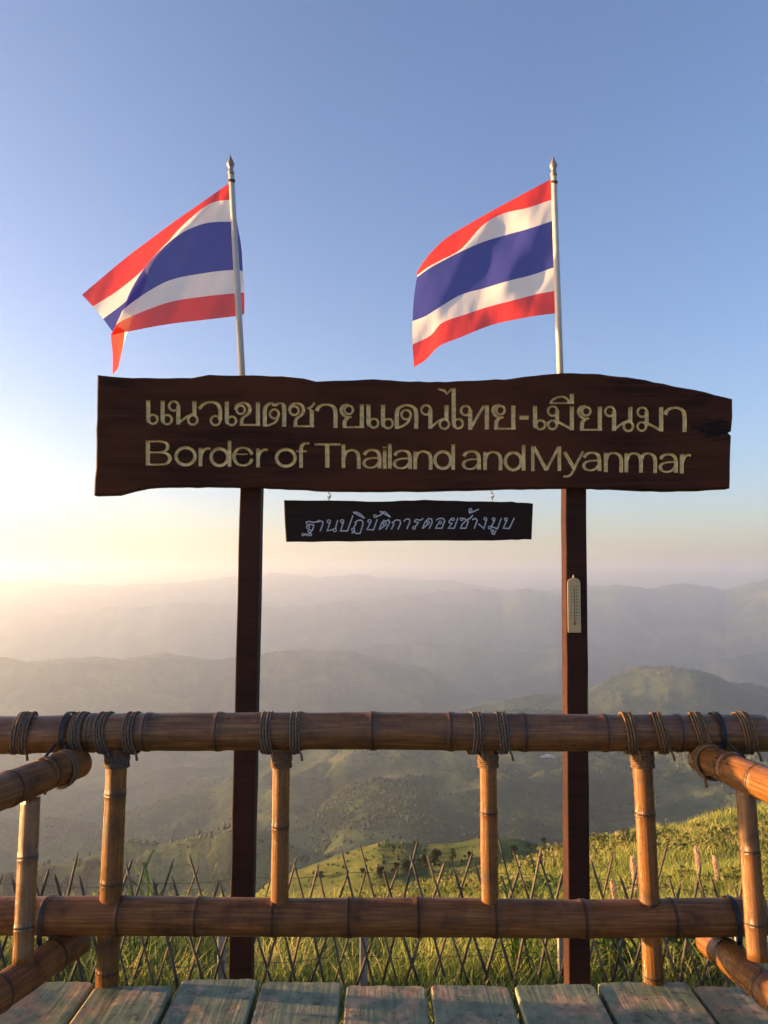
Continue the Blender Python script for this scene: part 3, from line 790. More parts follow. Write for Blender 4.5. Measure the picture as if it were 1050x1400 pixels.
def split_patch(m, c, size, col):
    nt = m.node_tree; b = nt.nodes['Principled BSDF']; src = b.inputs['Base Color'].links[0].from_socket
    tc = nt.nodes.new('ShaderNodeTexCoord'); sb = nt.nodes.new('ShaderNodeVectorMath'); sb.operation = 'SUBTRACT'; sb.inputs[1].default_value = c
    nt.links.new(tc.outputs['Object'], sb.inputs[0]); dv = nt.nodes.new('ShaderNodeVectorMath'); dv.operation = 'DIVIDE'; dv.inputs[1].default_value = size; nt.links.new(sb.outputs[0], dv.inputs[0])
    ln = nt.nodes.new('ShaderNodeVectorMath'); ln.operation = 'LENGTH'; nt.links.new(dv.outputs[0], ln.inputs[0])
    nz = noise(nt, coords(nt, 'Object', (6, 1, 22)), 2.5, 6, .7)
    a = nt.nodes.new('ShaderNodeMath'); a.operation = 'MULTIPLY_ADD'; nt.links.new(nz, a.inputs[0]); a.inputs[1].default_value = 2.4; nt.links.new(ln.outputs['Value'], a.inputs[2])
    f = ramp(nt, a.outputs[0], [(.0, (1, 1, 1)), (.5, (1, 1, 1))]); f.color_ramp.elements[1].position = .5
    mr = nt.nodes.new('ShaderNodeMapRange'); mr.inputs['From Min'].default_value = 1.55; mr.inputs['From Max'].default_value = 2.0; mr.inputs['To Min'].default_value = 1; mr.inputs['To Max'].default_value = 0
    nt.links.new(a.outputs[0], mr.inputs['Value'])
    nt.links.new(mixc(nt, mr.outputs[0], src, col), b.inputs['Base Color'])
split_patch(M_sign, tuple(PY(978, 588, SY) - Vector(SO)), (.16, .5, .075), (.010, .007, .006))
# posts
def post(px_t, py_t, px_b, w):
    a = PY(px_t, py_t, SY + .055 + w / 2); b = PY(px_b, 1335, SY + .055 + w / 2)
    d = (b - a) / (a.z - b.z)
    zt = a.z; zb = hz1(b.x, b.y) - .35
    bt = a + d * (zt - zb)
    V, F = [], []
    n = 30
    for i in range(n + 1):
        c = a.lerp(bt, i / n); j = lambda: random.uniform(-.0015, .0015)
        for sx, sy in ((-1, -1), (1, -1), (1, 1), (-1, 1)): V.append(c + Vector((sx * w / 2 + j(), sy * w / 2 + j(), 0)) - Vector(SO))
    for i in range(n):
        for k in range(4):
            k2 = (k + 1) % 4; F.append((4 * i + k, 4 * i + 4 + k, 4 * i + 4 + k2, 4 * i + k2))
    F.append((0, 1, 2, 3)); F.append((4 * n + 3, 4 * n + 2, 4 * n + 1, 4 * n))
    o = mesh('post', V, F, M_post, sign); bevel(o, .005, 2); return o
post(347, 560, 330, .100); post(783, 560, 789, .100)

# small hanging sign
HY = SY + .012
HO = (PY(559, 712, HY).x, HY, PY(559, 712, HY).z)
hang = tag(empty('hanging_sign', HO), 'small dark wooden plank with thin white lettering hanging on two hooks under the large sign', 'sign')
o3 = []
HOUT = [(388, 684), (450, 684.5), (520, 685.5), (580, 683.5), (640, 685), (700, 686), (729, 688), (728, 712), (727, 737), (690, 738), (620, 739), (540, 739), (460, 740), (391, 741), (389, 712)]
for i in range(len(HOUT)):
    a, b = HOUT[i], HOUT[(i + 1) % len(HOUT)]
    for j in range(4): o3.append((a[0] + (b[0] - a[0]) * j / 4, a[1] + (b[1] - a[1]) * j / 4 + random.uniform(-.5, .5)))
plate = carved_board('panel', hang, HO, o3, HY, .03, SMALL, 400, 690, M_sign2, M_white, .0025, .004, 'letter')
for px in (449, 672):
    t, b = PY(px, 668, HY + .015) - Vector(HO), PY(px, 686, HY + .015) - Vector(HO)
    m = t.lerp(b, .5)
    path = [t, t.lerp(b, .3), m + Vector((.008, 0, .006)), m + Vector((.011, 0, -.004)), m + Vector((.004, 0, -.012)), m + Vector((-.006, 0, -.006))]
    tube('hook', catmull(path, 5), (.0028), M_metal, hang, 6)
    tube('screw_eye', catmull([m + Vector((.004, 0, -.002)), m + Vector((.007, .004, -.010)), m + Vector((.003, 0, -.017)), b], 5), (.0028), M_metal, hang, 6)

# thermometer on the right-hand post
TY = SY + .055 - .001
def T3(px, py, d=0): return PY(px, py, TY - d)
TO = tuple(T3(785, 865))
thermo = tag(empty('thermometer', TO), 'cream wall thermometer with rounded top fixed to the right sign post', 'thermometer')
M_cream = plain('cream_plastic', (.46, .35, .19), .5, .4, .08, 30); M_black = plain('printed_black', (.03, .025, .02), .6, .3, .1, 30); M_glass = plain('thermometer_tube', (.16, .14, .11), .15, .6, .1, 30)
ol = [(776.5, 865), (794.5, 865), (793.5, 797)] + [(784.6 + 8.9 * math.cos(a), 797 - 7.2 * math.sin(a)) for a in [math.pi * k / 10 for k in range(1, 10)]] + [(775.7, 797)]
n = len(ol); V = [T3(x, y, .012) - Vector(TO) for x, y in ol] + [T3(x, y, 0) - Vector(TO) for x, y in ol]
F = [tuple(range(n))] + [(i, n + i, n + (i + 1) % n, (i + 1) % n) for i in range(n)] + [tuple(range(n, 2 * n))[::-1]]
tb = mesh('body', V, F, M_cream, thermo); bevel(tb, .002, 2)
a, b = T3(784.6, 802, .0135) - Vector(TO), T3(785.8, 853, .0135) - Vector(TO)
tube('glass_tube', [a, b], .0022, M_glass, thermo, 8)
tube('bulb', [b + Vector((0, 0, .006)), b + Vector((0, 0, .003)), b + Vector((0, 0, -.002)), b + Vector((0, 0, -.006))], [.001, .004, .004, .001], M_black, thermo, 10)
for k in range(11):
    for s in (-1, 1):
        c = T3(784.8 + .02 * k + s * 3.7, 802 + 4.4 * k, .0128) - Vector(TO)
        V, F = box_geo(c, (.007, .0012, .003)); mesh('scale_mark', V, F, M_black, thermo)
V, F, _ = tube_geo([T3(784, 790.5, .004) - Vector(TO), T3(784, 787, .004) - Vector(TO), T3(784, 785.5, .004) - Vector(TO)], [.003, .003, .001], 8); mesh('nail', V, F, M_metal, thermo)

# ------------------------------------------------------------------ flags
FY = SY + .13
def flagpole(pt, pb, label):
    a, b = PY(*pt, FY), PY(*pb, FY)
    d = (b - a); base = b + d.normalized() * .35
    ax = -d.normalized()
    root = tag(empty('flagpole', tuple(base)), label, 'flagpole', 'flagpoles behind the sign')
    L0 = Vector((0, 0, 0)); top = a - base
    tube('pole', [L0, top * .5, top], [.0165, .0160, .0145], M_pole, root, 16)
    lathe('finial', top, ax, [(-.012, .0162), (0, .0162), (.010, .0145), (.016, .012), (.026, .0125), (.034, .017), (.043, .0195), (.054, .017), (.068, .0105), (.084, .0045), (.096, .0008)], M_finial, root)
    c = top - ax * .045
    lashing('tie', c, ax, .0150, .014, M_rope, root, .0022, .004)
    # bracket that fixes the pole behind the board
    V, F = box_geo(L0 + ax * .12 + Vector((0, -.02, 0)), (.06, .05, .03)); mesh('bracket', V, F, M_metal, root)
    return a, b
flagpole((316, 236), (331, 512), 'white flagpole with pointed finial at the left, carrying the folded flag')
flagpole((757, 238), (766, 512), 'white flagpole with pointed finial at the right, carrying the spread flag')

def interp_net(net, nu, nv, vs_):
    """net: rows (v) of columns (u) of (px,py,dy) -> grid by Catmull-Rom both ways"""
    rows = [catmull(r, nu) for r in net]
    cols = []
    for i in range(len(rows[0])):
        cols.append(rows_to(vs_, [r[i] for r in rows], nv))
    return cols
def rows_to(vs_, pts, nv):
    # piecewise in v with equal subdivision per stripe
    out = catmull(pts, nv); return out
def flag(net, label, origin_px, sweep=0.0, flat=1.0):
    O = PY(*origin_px, FY)
    root = tag(empty('flag', tuple(O)), label, 'flag', 'flags above the sign')
    nv = 6; nu = 10
    cols = interp_net(net, nu, nv, None)          # cols[i][j]
    names = [('red_stripe', M_red), ('white_stripe', M_wht), ('blue_stripe', M_blu), ('white_stripe', M_wht), ('red_stripe', M_red)]
    rng = [(0, nv), (nv, 2 * nv), (2 * nv, 4 * nv), (4 * nv, 5 * nv), (5 * nv, 6 * nv)]
    for (nm, mt), (j0, j1) in zip(names, rng):
        V, F = [], []; m = j1 - j0 + 1
        for i, c in enumerate(cols):
            for j in range(j0, j1 + 1):
                x, y, d = c[j]; k = min(1, i / 14)
                d += k * (.011 * math.sin(x * .075 + y * .055 + 1.0) + .0035 * math.sin(x * .16 + y * .10) + .0012 * math.sin(x * .33 + y * .12))
                d = d * flat + sweep * max(0, origin_px[0] - x) * 3.75 / 1050; V.append(PY(x, y, FY + d) - O)
        for i in range(len(cols) - 1):
            for j in range(m - 1): F.append((i * m + j, (i + 1) * m + j, (i + 1) * m + j + 1, i * m + j + 1))
        o = mesh(nm, V, F, mt, root, True)
        s = o.modifiers.new('s', 'SUBSURF'); s.levels = 1; s.render_levels = 1; s.boundary_smooth = 'PRESERVE_CORNERS'
    return root
D = .02
left = [  # rows: top edge, red/white, white/blue, mid blue, blue/white, white/red, bottom edge
    [(318, 250, .015), (314, 250, D), (277, 276, .04), (238, 303, .08), (207, 326, .14), (175, 350, .22), (145, 375, .27), (112, 403, .30)],
    [(320, 273, .015), (316, 273, D), (286, 279, .02), (250, 308, .03), (222, 340, .10), (192, 372, .20), (160, 398, .26), (127, 419, .29)],
    [(324, 303, .02), (317, 303, D), (278, 306, .0), (239, 325, -.04), (200, 363, -.02), (200, 382, .12), (172, 412, .22), (141, 436, .27)],
    [(330, 338, .03), (319, 336, D), (280, 338, -.01), (232, 354, -.07), (181, 393, -.08), (192, 405, .08), (172, 432, .16), (149, 447, .22)],
    [(332, 371, .03), (321, 369, D), (282, 373, -.01), (225, 386, -.08), (168, 424, -.10), (182, 432, .03), (170, 452, .10), (155, 458, .16)],
    [(334, 400, .03), (322, 401, D), (282, 405, -.01), (225, 415, -.08), (161, 442, -.10), (170, 452, -.01), (168, 474, .04), (163, 496, .07)],
    [(334, 429, .02), (324, 432, D), (282, 437, -.01), (225, 444, -.07), (158, 457, -.09), (152, 460, -.05), (154, 484, -.01), (154, 513, .0)],
]
flag(left, 'red, white and blue striped flag folded over itself, on the left pole', (323, 432), .10)
right = [
    [(757, 244, .015), (753, 245, D), (719, 263, .0), (680, 284, .03), (643, 305, .02), (612, 324, .01), (592, 342, .0), (579, 358, .0), (569, 374, .02)],
    [(758, 272, .015), (754, 273, D), (722, 284, -.03), (688, 292, .0), (660, 308, -.02), (631, 340, -.04), (606, 354, -.05), (587, 364, -.05), (571, 376, .0)],
    [(760, 302, .015), (756, 302, D), (725, 312, -.04), (693, 321, .01), (660, 331, -.02), (630, 344, -.05), (604, 357.5, -.06), (586, 367.5, -.05), (570, 379, .0)],
    [(762, 334, .015), (757, 334, D), (726, 344, -.02), (694, 354, -.03), (662, 362, .01), (630, 376, -.05), (603, 390, -.05), (584, 400, -.03), (566, 406, .02)],
    [(764, 365, .015), (759, 365, D), (727, 376, .02), (695, 384, -.04), (662, 394, .0), (630, 403, -.03), (601, 420, -.06), (582, 432, -.02), (564, 439, .02)],
    [(766, 396, .015), (762, 397, D), (735, 402, .03), (700, 411, -.02), (666, 420, .02), (636, 430, -.02), (605, 441, -.05), (588, 459, .0), (564, 471, .02)],
    [(768, 427, .015), (765, 428, D), (738, 431, .02), (704, 437, .0), (670, 445, .02), (630, 461, -.02), (601, 473, -.03), (582, 492, .01), (566, 502, .02)],
]
flag(right, 'red, white and blue striped flag spread out in the wind, on the right pole', (765, 428), .42, .55)

# ------------------------------------------------------------------ lattice fence
FNY = 6.0
fence = tag(empty('lattice_fence', (0, FNY, hz1(0, FNY))), 'crossed bamboo stick fence in the grass below the deck', 'fence')
fo = Vector(fence.location)
i = 0
for row, lean in ((0, .30), (1, -.30)):
    x = -4.3 + row * .12
    while x < 4.4:
        zg = hz1(x, FNY); h = random.uniform(.90, 1.08) + (.16 if random.random() < .15 else 0)
        ln = lean + random.uniform(-.07, .07); yo = (-.018 if row else .018) + random.uniform(-.008, .008)
        a = Vector((x - ln * .55, FNY + yo, zg - .15)); b = Vector((x + ln * .55 + ln * (h - 1) * .5, FNY + yo + random.uniform(-.03, .03), zg + h))
        r = random.uniform(.0075, .0125)
        bend = Vector((random.uniform(-.015, .015), 0, 0))
        m1 = a.lerp(b, .5) + bend
        tip = b - (b - a).normalized() * random.uniform(.03, .07)
        tube('stick', [p - fo for p in (a, m1, tip, b)], [r * 1.05, r, r * .9, r * .25], M_stick if random.random() < .7 else M_stick2, fence, 6)
        x += random.uniform(.15, .21); i += 1
for px in (-110, 303, 497, 768, 1010, 1240):
    b = PY(px, 1310, FNY + .06); zg = hz1(b.x, b.y)
    V, F = box_geo(Vector((b.x, FNY + .06, zg + .24)) - fo, (.055, .055, .74)); o = mesh('post', V, F, M_conc, fence); bevel(o, .006)
for dz in (.28, .62, .88):
    path = []
    for k in range(60):
        x = -4.4 + 8.8 * k / 59; path.append(Vector((x, FNY + .002, hz1(x, FNY) + dz + .012 * math.sin(k * 1.1 + dz * 9))) - fo)
    tube('wire', path, .0022, M_wire, fence, 5)

# ------------------------------------------------------------------ vegetation
def blades(name, X, Y, H, W, bendamt, mat, label, tint, segs=3, zoff=-.03):
    n = len(X); azd = np.degrees(np.arctan2(X, Y)); Z = hill_z(azd, np.hypot(X, Y)) + zoff
    th = RNG.random(n) * 2 * np.pi; fx, fy = np.cos(th), np.sin(th)
    th2 = RNG.random(n) * 2 * np.pi; bx, by = np.cos(th2) * bendamt * H, np.sin(th2) * bendamt * H
    bx = bx + .12 * H
    k = segs; V = np.zeros((n, 2 * k + 1, 3))
    for s in range(k + 1):
        t = s / k; cx = X + bx * t * t; cy = Y + by * t * t; cz = Z + H * (t - .18 * t * t * bendamt * 2)
        w = W * (1 - t) ** .7 * (.55 + .9 * min(t * 3, 1) * .5)
        if s < k:
            V[:, 2 * s] = np.stack([cx - fx * w, cy - fy * w, cz], -1); V[:, 2 * s + 1] = np.stack([cx + fx * w, cy + fy * w, cz], -1)
        else: V[:, 2 * k] = np.stack([cx, cy, cz], -1)
    T = []
    for s in range(k - 1): T += [(2 * s, 2 * s + 1, 2 * s + 3), (2 * s, 2 * s + 3, 2 * s + 2)]
    T.append((2 * k - 2, 2 * k - 1, 2 * k))
    T = np.array(T); F = (np.arange(n)[:, None, None] * (2 * k + 1) + T[None]).reshape(-1, 3)
    at = np.repeat(tint, 2 * k + 1)
    o = np_mesh(name, V.reshape(-1, 3), F, mat, None, False, {'tint': at})
    return tag(o, label, 'grass', kind='stuff')
def scatter(n, y0, y1, half=.62, pw=1.0):
    r = y0 + (y1 - y0) * RNG.random(n) ** pw
    a = (RNG.random(n) * 2 - 1) * half
    return np.sin(a) * r, np.cos(a) * r
# tall weeds and grass around and beyond the fence
n = 52000; X, Y = scatter(n, 4.2, 15, .66, 1.25)
cl = fbm(X / .9, Y / .9, 3, 71); r_xy = np.hypot(X, Y)
H = (.22 + .34 * RNG.random(n) + .30 * np.clip(cl, -.6, 1)) * np.clip(.55 + (Y - 4.2) / 3, .5, 1.15); H = np.clip(H * np.where(X > 0, 1.05, .85) * np.where(Y < 6.05, .5, .85), .06, None)
tn = np.clip(.38 + .45 * cl + .25 * RNG.standard_normal(n), 0, 1)
blades('meadow_grass', X, Y, H, .006 + .007 * RNG.random(n), .42, M_grass, 'tall golden green grass around the lattice fence', tn)
n = 120000; X, Y = scatter(n, 14, 100, .66, 1.5)
keep = np.interp(np.degrees(np.arctan2(X, Y)), HA, HR) * 1.15 > np.hypot(X, Y); X, Y = X[keep], Y[keep]; n = len(X)
cl = fbm(X / 5, Y / 5, 4, 72); sc = np.clip(np.hypot(X, Y) / 22, .8, 3)
blades('slope_grass', X, Y, (.26 + .26 * RNG.random(n) + .18 * cl) * sc ** .5, .013 * sc * (.6 + .8 * RNG.random(n)), .45, M_grass, 'rough grass covering the sunlit slope', np.clip(.42 + .5 * cl + .22 * RNG.standard_normal(n), 0, 1), 2)

def leaf_cloud(n, centers, radii, size, seed):
    r = np.random.default_rng(seed); C = np.array(centers, float); Rr = np.array(radii, float)
    k = r.integers(0, len(C), n); d = r.standard_normal((n, 3)); d /= np.linalg.norm(d, axis=1)[:, None]
    p = C[k] + d * (Rr[k] * (.55 + .5 * r.random(n) ** .6))[:, None] * np.array([1, 1, .85])
    u = r.standard_normal((n, 3)); u /= np.linalg.norm(u, axis=1)[:, None]; v = np.cross(u, r.standard_normal((n, 3))); v /= np.linalg.norm(v, axis=1)[:, None]
    s = size * (.6 + .8 * r.random(n))[:, None]
    V = np.stack([p - u * s, p - v * s * .55, p + u * s, p + v * s * .55], 1)
    return V, k
# shrubs over the slope: one mass
n = 4600; X, Y = scatter(n, 13, 98, .64, 1.2)
keep = np.interp(np.degrees(np.arctan2(X, Y)), HA, HR) * 1.05 > np.hypot(X, Y); cl = fbm(X / 9, Y / 9, 3, 73); keep &= cl > -.15; X, Y, cl = X[keep], Y[keep], cl[keep]
Z = hill_z(np.degrees(np.arctan2(X, Y)), np.hypot(X, Y)); n = len(X); per = 46
sz = (.22 + .32 * RNG.random(n)) * np.clip(np.hypot(X, Y) / 30, .6, 1.7)
d = RNG.standard_normal((n, per, 3)); d /= np.linalg.norm(d, axis=2)[..., None]; d[..., 2] = np.abs(d[..., 2]) * .9
p = np.stack([X, Y, Z], -1)[:, None] + d * sz[:, None, None] * (.6 + .5 * RNG.random((n, per, 1)))
u = RNG.standard_normal((n, per, 3)); u /= np.linalg.norm(u, axis=2)[..., None]; v = np.cross(u, RNG.standard_normal((n, per, 3))); v /= np.linalg.norm(v, axis=2)[..., None]
s = (sz[:, None, None] * .17) * (.6 + .8 * RNG.random((n, per, 1)))
V = np.stack([p - u * s, p - v * s * .6, p + u * s, p + v * s * .6], 2).reshape(-1, 3); F = np.arange(n * per * 4).reshape(-1, 4)
tn = np.repeat(np.clip(.66 + .25 * cl + .2 * RNG.standard_normal(n), 0, 1), per * 4)
tag(np_mesh('slope_shrubs', V, F, M_shrub, None, False, {'tint': tn}), 'low scrub dotted over the sunlit slope', 'scrub', kind='stuff')

# trees: three shapes, copied with their parts
def make_tree_meshes(seed, h=4.0, spread=1.3, leaves=900, low=.35):
    r = random.Random(seed); C, Rd, limbs = [], [], []
    for k in range(r.randint(6, 9)):
        a = r.random() * 6.28; rr = spread * r.uniform(.15, .85); zz = h * r.uniform(low, .88)
        C.append((math.cos(a) * rr, math.sin(a) * rr, zz)); Rd.append(spread * r.uniform(.34, .62) * (1.15 - .4 * zz / h)); limbs.append(C[-1])
    V, k = leaf_cloud(leaves, C, Rd, spread * .11, seed)
    tint = np.clip(np.array([r.uniform(.2, .75) for _ in C])[k] + np.random.default_rng(seed).normal(0, .15, leaves), 0, 1)
    me = bpy.data.meshes.new('crown'); nV = leaves * 4
    me.from_pydata(V.reshape(-1, 3).tolist(), [], np.arange(nV).reshape(-1, 4).tolist()); me.materials.append(M_tree)
    a = me.attributes.new('tint', 'FLOAT', 'POINT'); a.data.foreach_set('value', np.repeat(tint, 4).astype(np.float32))
    TV, TF, _ = tube_geo([(0, 0, -.3), (.04, 0, h * .25), (-.03, .05, h * .5), (.05, 0, h * .8)], [.045 * h * .6, .035 * h * .6, .025 * h * .5, .008 * h], 7)
    for c in limbs:
        b = len(TV); v2, f2, _ = tube_geo([(0, 0, c[2] * .45), (c[0] * .5, c[1] * .5, c[2] * .72), c], [.016 * h * .6, .011 * h * .6, .004 * h * .6], 5)
        TV += v2; TF += [tuple(q + b for q in f) for f in f2]
    tm = bpy.data.meshes.new('trunk'); tm.from_pydata([tuple(v) for v in TV], [], TF); tm.materials.append(M_bark)
    return me, tm
PROTO = [make_tree_meshes(3, 4, 1.5, 1000, .25), make_tree_meshes(5, 4, 1.1, 800, .45), make_tree_meshes(9, 4, 1.9, 1100, .2)]
def tree(px, py, hpx, kind, label, fn=hill_z, r0=5, r1=280, name='tree', cat='tree', group='trees on the slopes'):
    p = ground_hit(px, py, fn, r0, r1)
    dist = math.hypot(p.x, p.y); s = hpx * dist / 1000 / 4.0
    root = tag(empty(name, tuple(p), random.random() * 6), label, cat, group); root.scale = (s, s, s)
    for nm, me in zip(('crown', 'trunk'), PROTO[kind]):
        o = bpy.data.objects.new(nm, me); COL.objects.link(o); o.parent = root
    return root
TREES = [
    (568, 1162, 12, 1, 'small round tree alone in the pale field on the knoll'),
    (538, 1168, 9, 0, 'low dark shrub just left of the lone round tree in the pale field'),
    (619, 1184, 22, 1, 'slim tree with open crown on the slope left of the third baluster'),
    (640, 1178, 13, 0, 'round bush on the slope close to the left side of the third baluster'),
    (594, 1182, 20, 2, 'tallest of the dark bushes right of the pale field'),
    (578, 1188, 18, 0, 'dark bush at the right foot of the pale field'),
    (558, 1193, 16, 2, 'dark spreading bush below the pale field'),
    (540, 1198, 17, 0, 'dark bush in the middle of the row below the pale field'),
    (520, 1201, 14, 2, 'low dark bush near the left end of the row below the pale field'),
    (498, 1204, 16, 0, 'dark bush at the left end of the row below the pale field'),
    (438, 1204, 12, 0, 'small dark bush on the slope right of the second baluster'),
    (702, 1170, 14, 2, 'dark bush on the slope crest right of the third baluster'),
    (722, 1166, 12, 0, 'bush on the slope crest midway between third baluster and right sign post'),
    (744, 1160, 14, 0, 'bush on the slope crest just left of the right sign post'),
    (118, 1224, 36, 1, 'tall hazy tree between the left side railing and the first baluster'),
    (66, 1226, 26, 2, 'broad hazy tree right of the left side baluster'),
    (172, 1226, 26, 0, 'hazy tree just right of the first baluster'),
    (90, 1228, 20, 0, 'low hazy tree between the two taller ones at the left'),
    (12, 1226, 20, 2, 'hazy tree at the left edge behind the fence'),
]
for t in TREES:
    if t[0] < 250:
        p_fn = mountain_z; tree(t[0], t[1] - 1, t[2] * 1.2, t[3], t[4], mountain_z, 240, 1100)
    else: tree(*t, r0=95)

# woods and scrub on the far slopes: blobs of foliage in gullies and copses, too many and far to count
def far_woods(name, n, r0, r1, fn, smin, smax, thr, wl, seed, label, a0=-34, a1=34):
    az = RNG.uniform(a0, a1, n); rr = np.sqrt(RNG.uniform(r0 ** 2, r1 ** 2, n)) if r1 < 400 else r0 * (r1 / r0) ** RNG.random(n)
    x, y = np.sin(np.radians(az)) * rr, np.cos(np.radians(az)) * rr
    c = fbm(x / wl, y / wl, 4, seed) + .35 * fbm(x / (wl * .2), y / (wl * .2), 2, seed + 5)
    k = c > thr + .25 * RNG.standard_normal(n); az, rr, x, y, c = az[k], rr[k], x[k], y[k], c[k]; n = len(x)
    z = fn(az, rr); sz = (smin + (smax - smin) * RNG.random(n) ** 2)
    base = np.array([(1, 0, 0), (-.5, .87, 0), (-.5, -.87, 0), (.55, .5, .75), (-.75, .1, .8), (.2, -.75, .7), (0, 0, 1.35), (0, 0, -.5)])
    V = base[None] * (1 + .30 * RNG.standard_normal((n, 8, 1))) * sz[:, None, None]
    th = RNG.random(n) * 6.28; ct, st = np.cos(th)[:, None], np.sin(th)[:, None]
    V = np.stack([V[..., 0] * ct - V[..., 1] * st + x[:, None], V[..., 0] * st + V[..., 1] * ct + y[:, None], V[..., 2] + z[:, None] + sz[:, None] * .25], -1)
    T = np.array([(0, 3, 5), (0, 1, 3), (1, 4, 3), (1, 2, 4), (2, 5, 4), (2, 0, 5), (3, 4, 6), (4, 5, 6), (5, 3, 6), (1, 0, 7), (2, 1, 7), (0, 2, 7)])
    F = (np.arange(n)[:, None, None] * 8 + T[None]).reshape(-1, 3)
    tn = np.repeat(np.clip(.45 + .3 * RNG.standard_normal(n), 0, 1), 8)
    tag(np_mesh(name, V.reshape(-1, 3), F, M_shrub, None, False, {'tint': tn}), label, 'woods', kind='stuff')
far_woods('mountain_woods', 120000, 800, 4200, mountain_z, 1.3, 3.6, .24, 240, 410, 'scattered woods on the hazy mountain slopes')
far_woods('knoll_scrub', 8000, 105, 285, hill_z, .18, .5, .30, 26, 430, 'scrub scattered over the grassy knoll below the slope', -14, 24)

# plants near the fence
def plant_mesh(name, root, kind, seed, h):
    r = random.Random(seed); V, F, tn = [], [], []
    nst = {'cane': 5, 'tuft': 9}[kind]
    for s in range(nst):
        a = r.random() * 6.28; base = Vector((math.cos(a) * .06, math.sin(a) * .06, 0)); lean = Vector((r.uniform(-.15, .2), r.uniform(-.15, .15), 1))
        hh = h * r.uniform(.65, 1)
        b0 = len(V); v, f, _ = tube_geo([base - Vector((0, 0, .1)), base + lean * hh * .5, base + lean * hh * .85], [.006, .005, .002], 5); V += v; F += [tuple(q + b0 for q in g) for g in f]; tn += [.3] * len(v)
        nl = 9 if kind == 'cane' else 6
        for k in range(nl):
            t = r.uniform(.2, 1) * .85; c = base + lean * hh * t; a2 = r.random() * 6.28; ln = h * r.uniform(.28, .5); wd = r.uniform(.014, .024) if kind == 'cane' else .009
            d = Vector((math.cos(a2), math.sin(a2), 0)); up = r.uniform(.5, 1.2); sd_ = Vector((-d.y, d.x, 0))
            pts = [c, c + d * ln * .35 + Vector((0, 0, up * ln * .35)), c + d * ln * .7 + Vector((0, 0, up * ln * .45)), c + d * ln + Vector((0, 0, up * ln * .25))]
            b0 = len(V); tt = r.uniform(.25, .9)
            for q, w in zip(pts[:3], (.4, 1, .75)): V += [q - sd_ * wd * w, q + sd_ * wd * w]
            V.append(pts[3]); tn += [tt] * 7
            F += [(b0, b0 + 1, b0 + 3, b0 + 2), (b0 + 2, b0 + 3, b0 + 5, b0 + 4), (b0 + 4, b0 + 5, b0 + 6)]
    return mesh(name, V, F, M_weed, root, False, None, {'tint': tn})
def leafy(px, y, h, seed, label, kind='cane'):
    p = PY(px, 1300, y); z = hz1(p.x, y)
    root = tag(empty('leafy_plant', (p.x, y, z), seed), label, 'plant', 'leafy plants by the fence'); plant_mesh('leaves', root, kind, seed, h)
leafy(885, 6.5, .72, 1, 'leafy green plant with long leaves behind the fourth baluster')
leafy(935, 6.4, .75, 2, 'leafy green plant right of the fourth baluster below the lower rail')
leafy(980, 6.6, .78, 3, 'leafy green plant behind the right end of the lower rail')
leafy(845, 6.6, .70, 4, 'leafy green plant between the right sign post and the fourth baluster')
leafy(735, 6.8, 1.0, 5, 'tall bright grass clump just left of the right sign post', 'tuft')
leafy(715, 6.7, .95, 8, 'bright grass clump right of the third baluster above the lower rail', 'tuft')
leafy(192, 6.5, 1.12, 6, 'pale green pointed plant rising above the lower rail right of the first baluster', 'tuft')

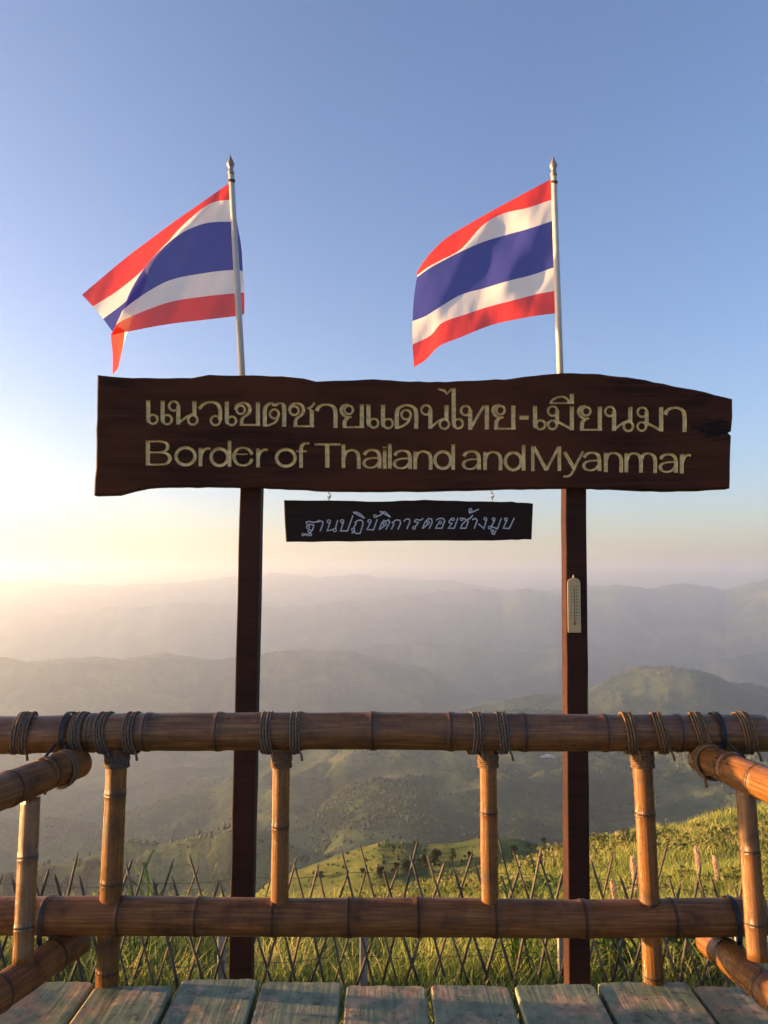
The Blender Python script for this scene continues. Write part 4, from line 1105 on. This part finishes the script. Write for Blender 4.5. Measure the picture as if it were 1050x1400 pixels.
def reed(px, py_tip, py_low, y, label, seed, lean=.1):
    tip = PY(px, py_tip, y); low = PY(px + 4, py_low, y); z = hz1(low.x, y)
    O = Vector((low.x + .08, y, z)); root = tag(empty('plume_reed', tuple(O)), label, 'reed', 'plume reeds on the slope')
    tube('stalk', catmull([Vector((0, 0, -.05)), (low - O) * .5 + Vector((.03, 0, 0)), low - O, tip - O], 6), [.006] * 6 + [.005] * 6 + [.002] * 7, M_grass, root, 5)
    r = random.Random(seed); V, F, tn = [], [], []
    L_ = (tip - low).length
    for k in range(420):
        t = r.random() ** .8; c = low.lerp(tip, t) - O; a = r.random() * 6.28
        ln = L_ * .26 * (.35 + math.sin(math.pi * min(.97, t * .85 + .1))) * r.uniform(.5, 1); d = Vector((math.cos(a) * .42 + .12, math.sin(a) * .42, .8)).normalized()
        sdv = d.cross(Vector((r.uniform(-1, 1), r.uniform(-1, 1), .1))).normalized() * .006
        b0 = len(V); V += [c - sdv, c + sdv, c + d * ln]; F.append((b0, b0 + 1, b0 + 2)); tn += [r.random()] * 3
    mesh('plume', V, F, M_plume, root, False, None, {'tint': tn})
reed(951, 1160, 1200, 8.5, 'tall pinkish feathery reed plume left of the right side baluster', 1)
reed(976, 1172, 1205, 8.3, 'feathery reed plume next to the right side baluster, the farther right of two', 2)
reed(864, 1174, 1220, 7.6, 'tan reed plume just left of the fourth baluster', 3)
reed(836, 1205, 1238, 7.0, 'short pinkish reed plume between right sign post and fourth baluster', 4)

# far hamlet on the mountain
M_wall = plain('pale_house_wall', (.62, .60, .56), .8, .2, .1, .3); M_roof = plain('grey_sheet_roof', (.45, .46, .48), .5, .3, .15, .3); M_win = plain('dark_window', (.03, .03, .035), .3, .5, .1, 1)
def house(px, py, w, label, rz):
    p = ground_hit(px, py, mountain_z, 800, 4000)
    root = tag(empty('house', tuple(p), rz), label, 'house', 'houses of the far hamlet')
    d, h = w * .6, w * .35
    V, F = box_geo((0, 0, h / 2 - 1), (w, d, h + 2)); mesh('wall', V, F, M_wall, root)
    e = .6
    V = [(-w / 2 - e, -d / 2 - e, h), (w / 2 + e, -d / 2 - e, h), (w / 2 + e, d / 2 + e, h), (-w / 2 - e, d / 2 + e, h), (-w / 2 - e, 0, h + d * .35), (w / 2 + e, 0, h + d * .35)]
    mesh('roof', V, [(0, 1, 5, 4), (2, 3, 4, 5), (0, 4, 3), (1, 2, 5), (3, 2, 1, 0)], M_roof, root)
    for k in (-1, 1):
        V, F = box_geo((k * w * .25, -d / 2, h * .5), (w * .14, .12, h * .35)); mesh('window', V, F, M_win, root)
house(743, 1036, 9, 'tiny pale house of the far hamlet, leftmost, on the lit mountain spur', .3)
house(749, 1035, 11, 'tiny pale house in the middle of the far hamlet on the mountain', -.2)
house(756, 1036, 9, 'tiny pale house of the far hamlet, nearest the right sign post', .1)
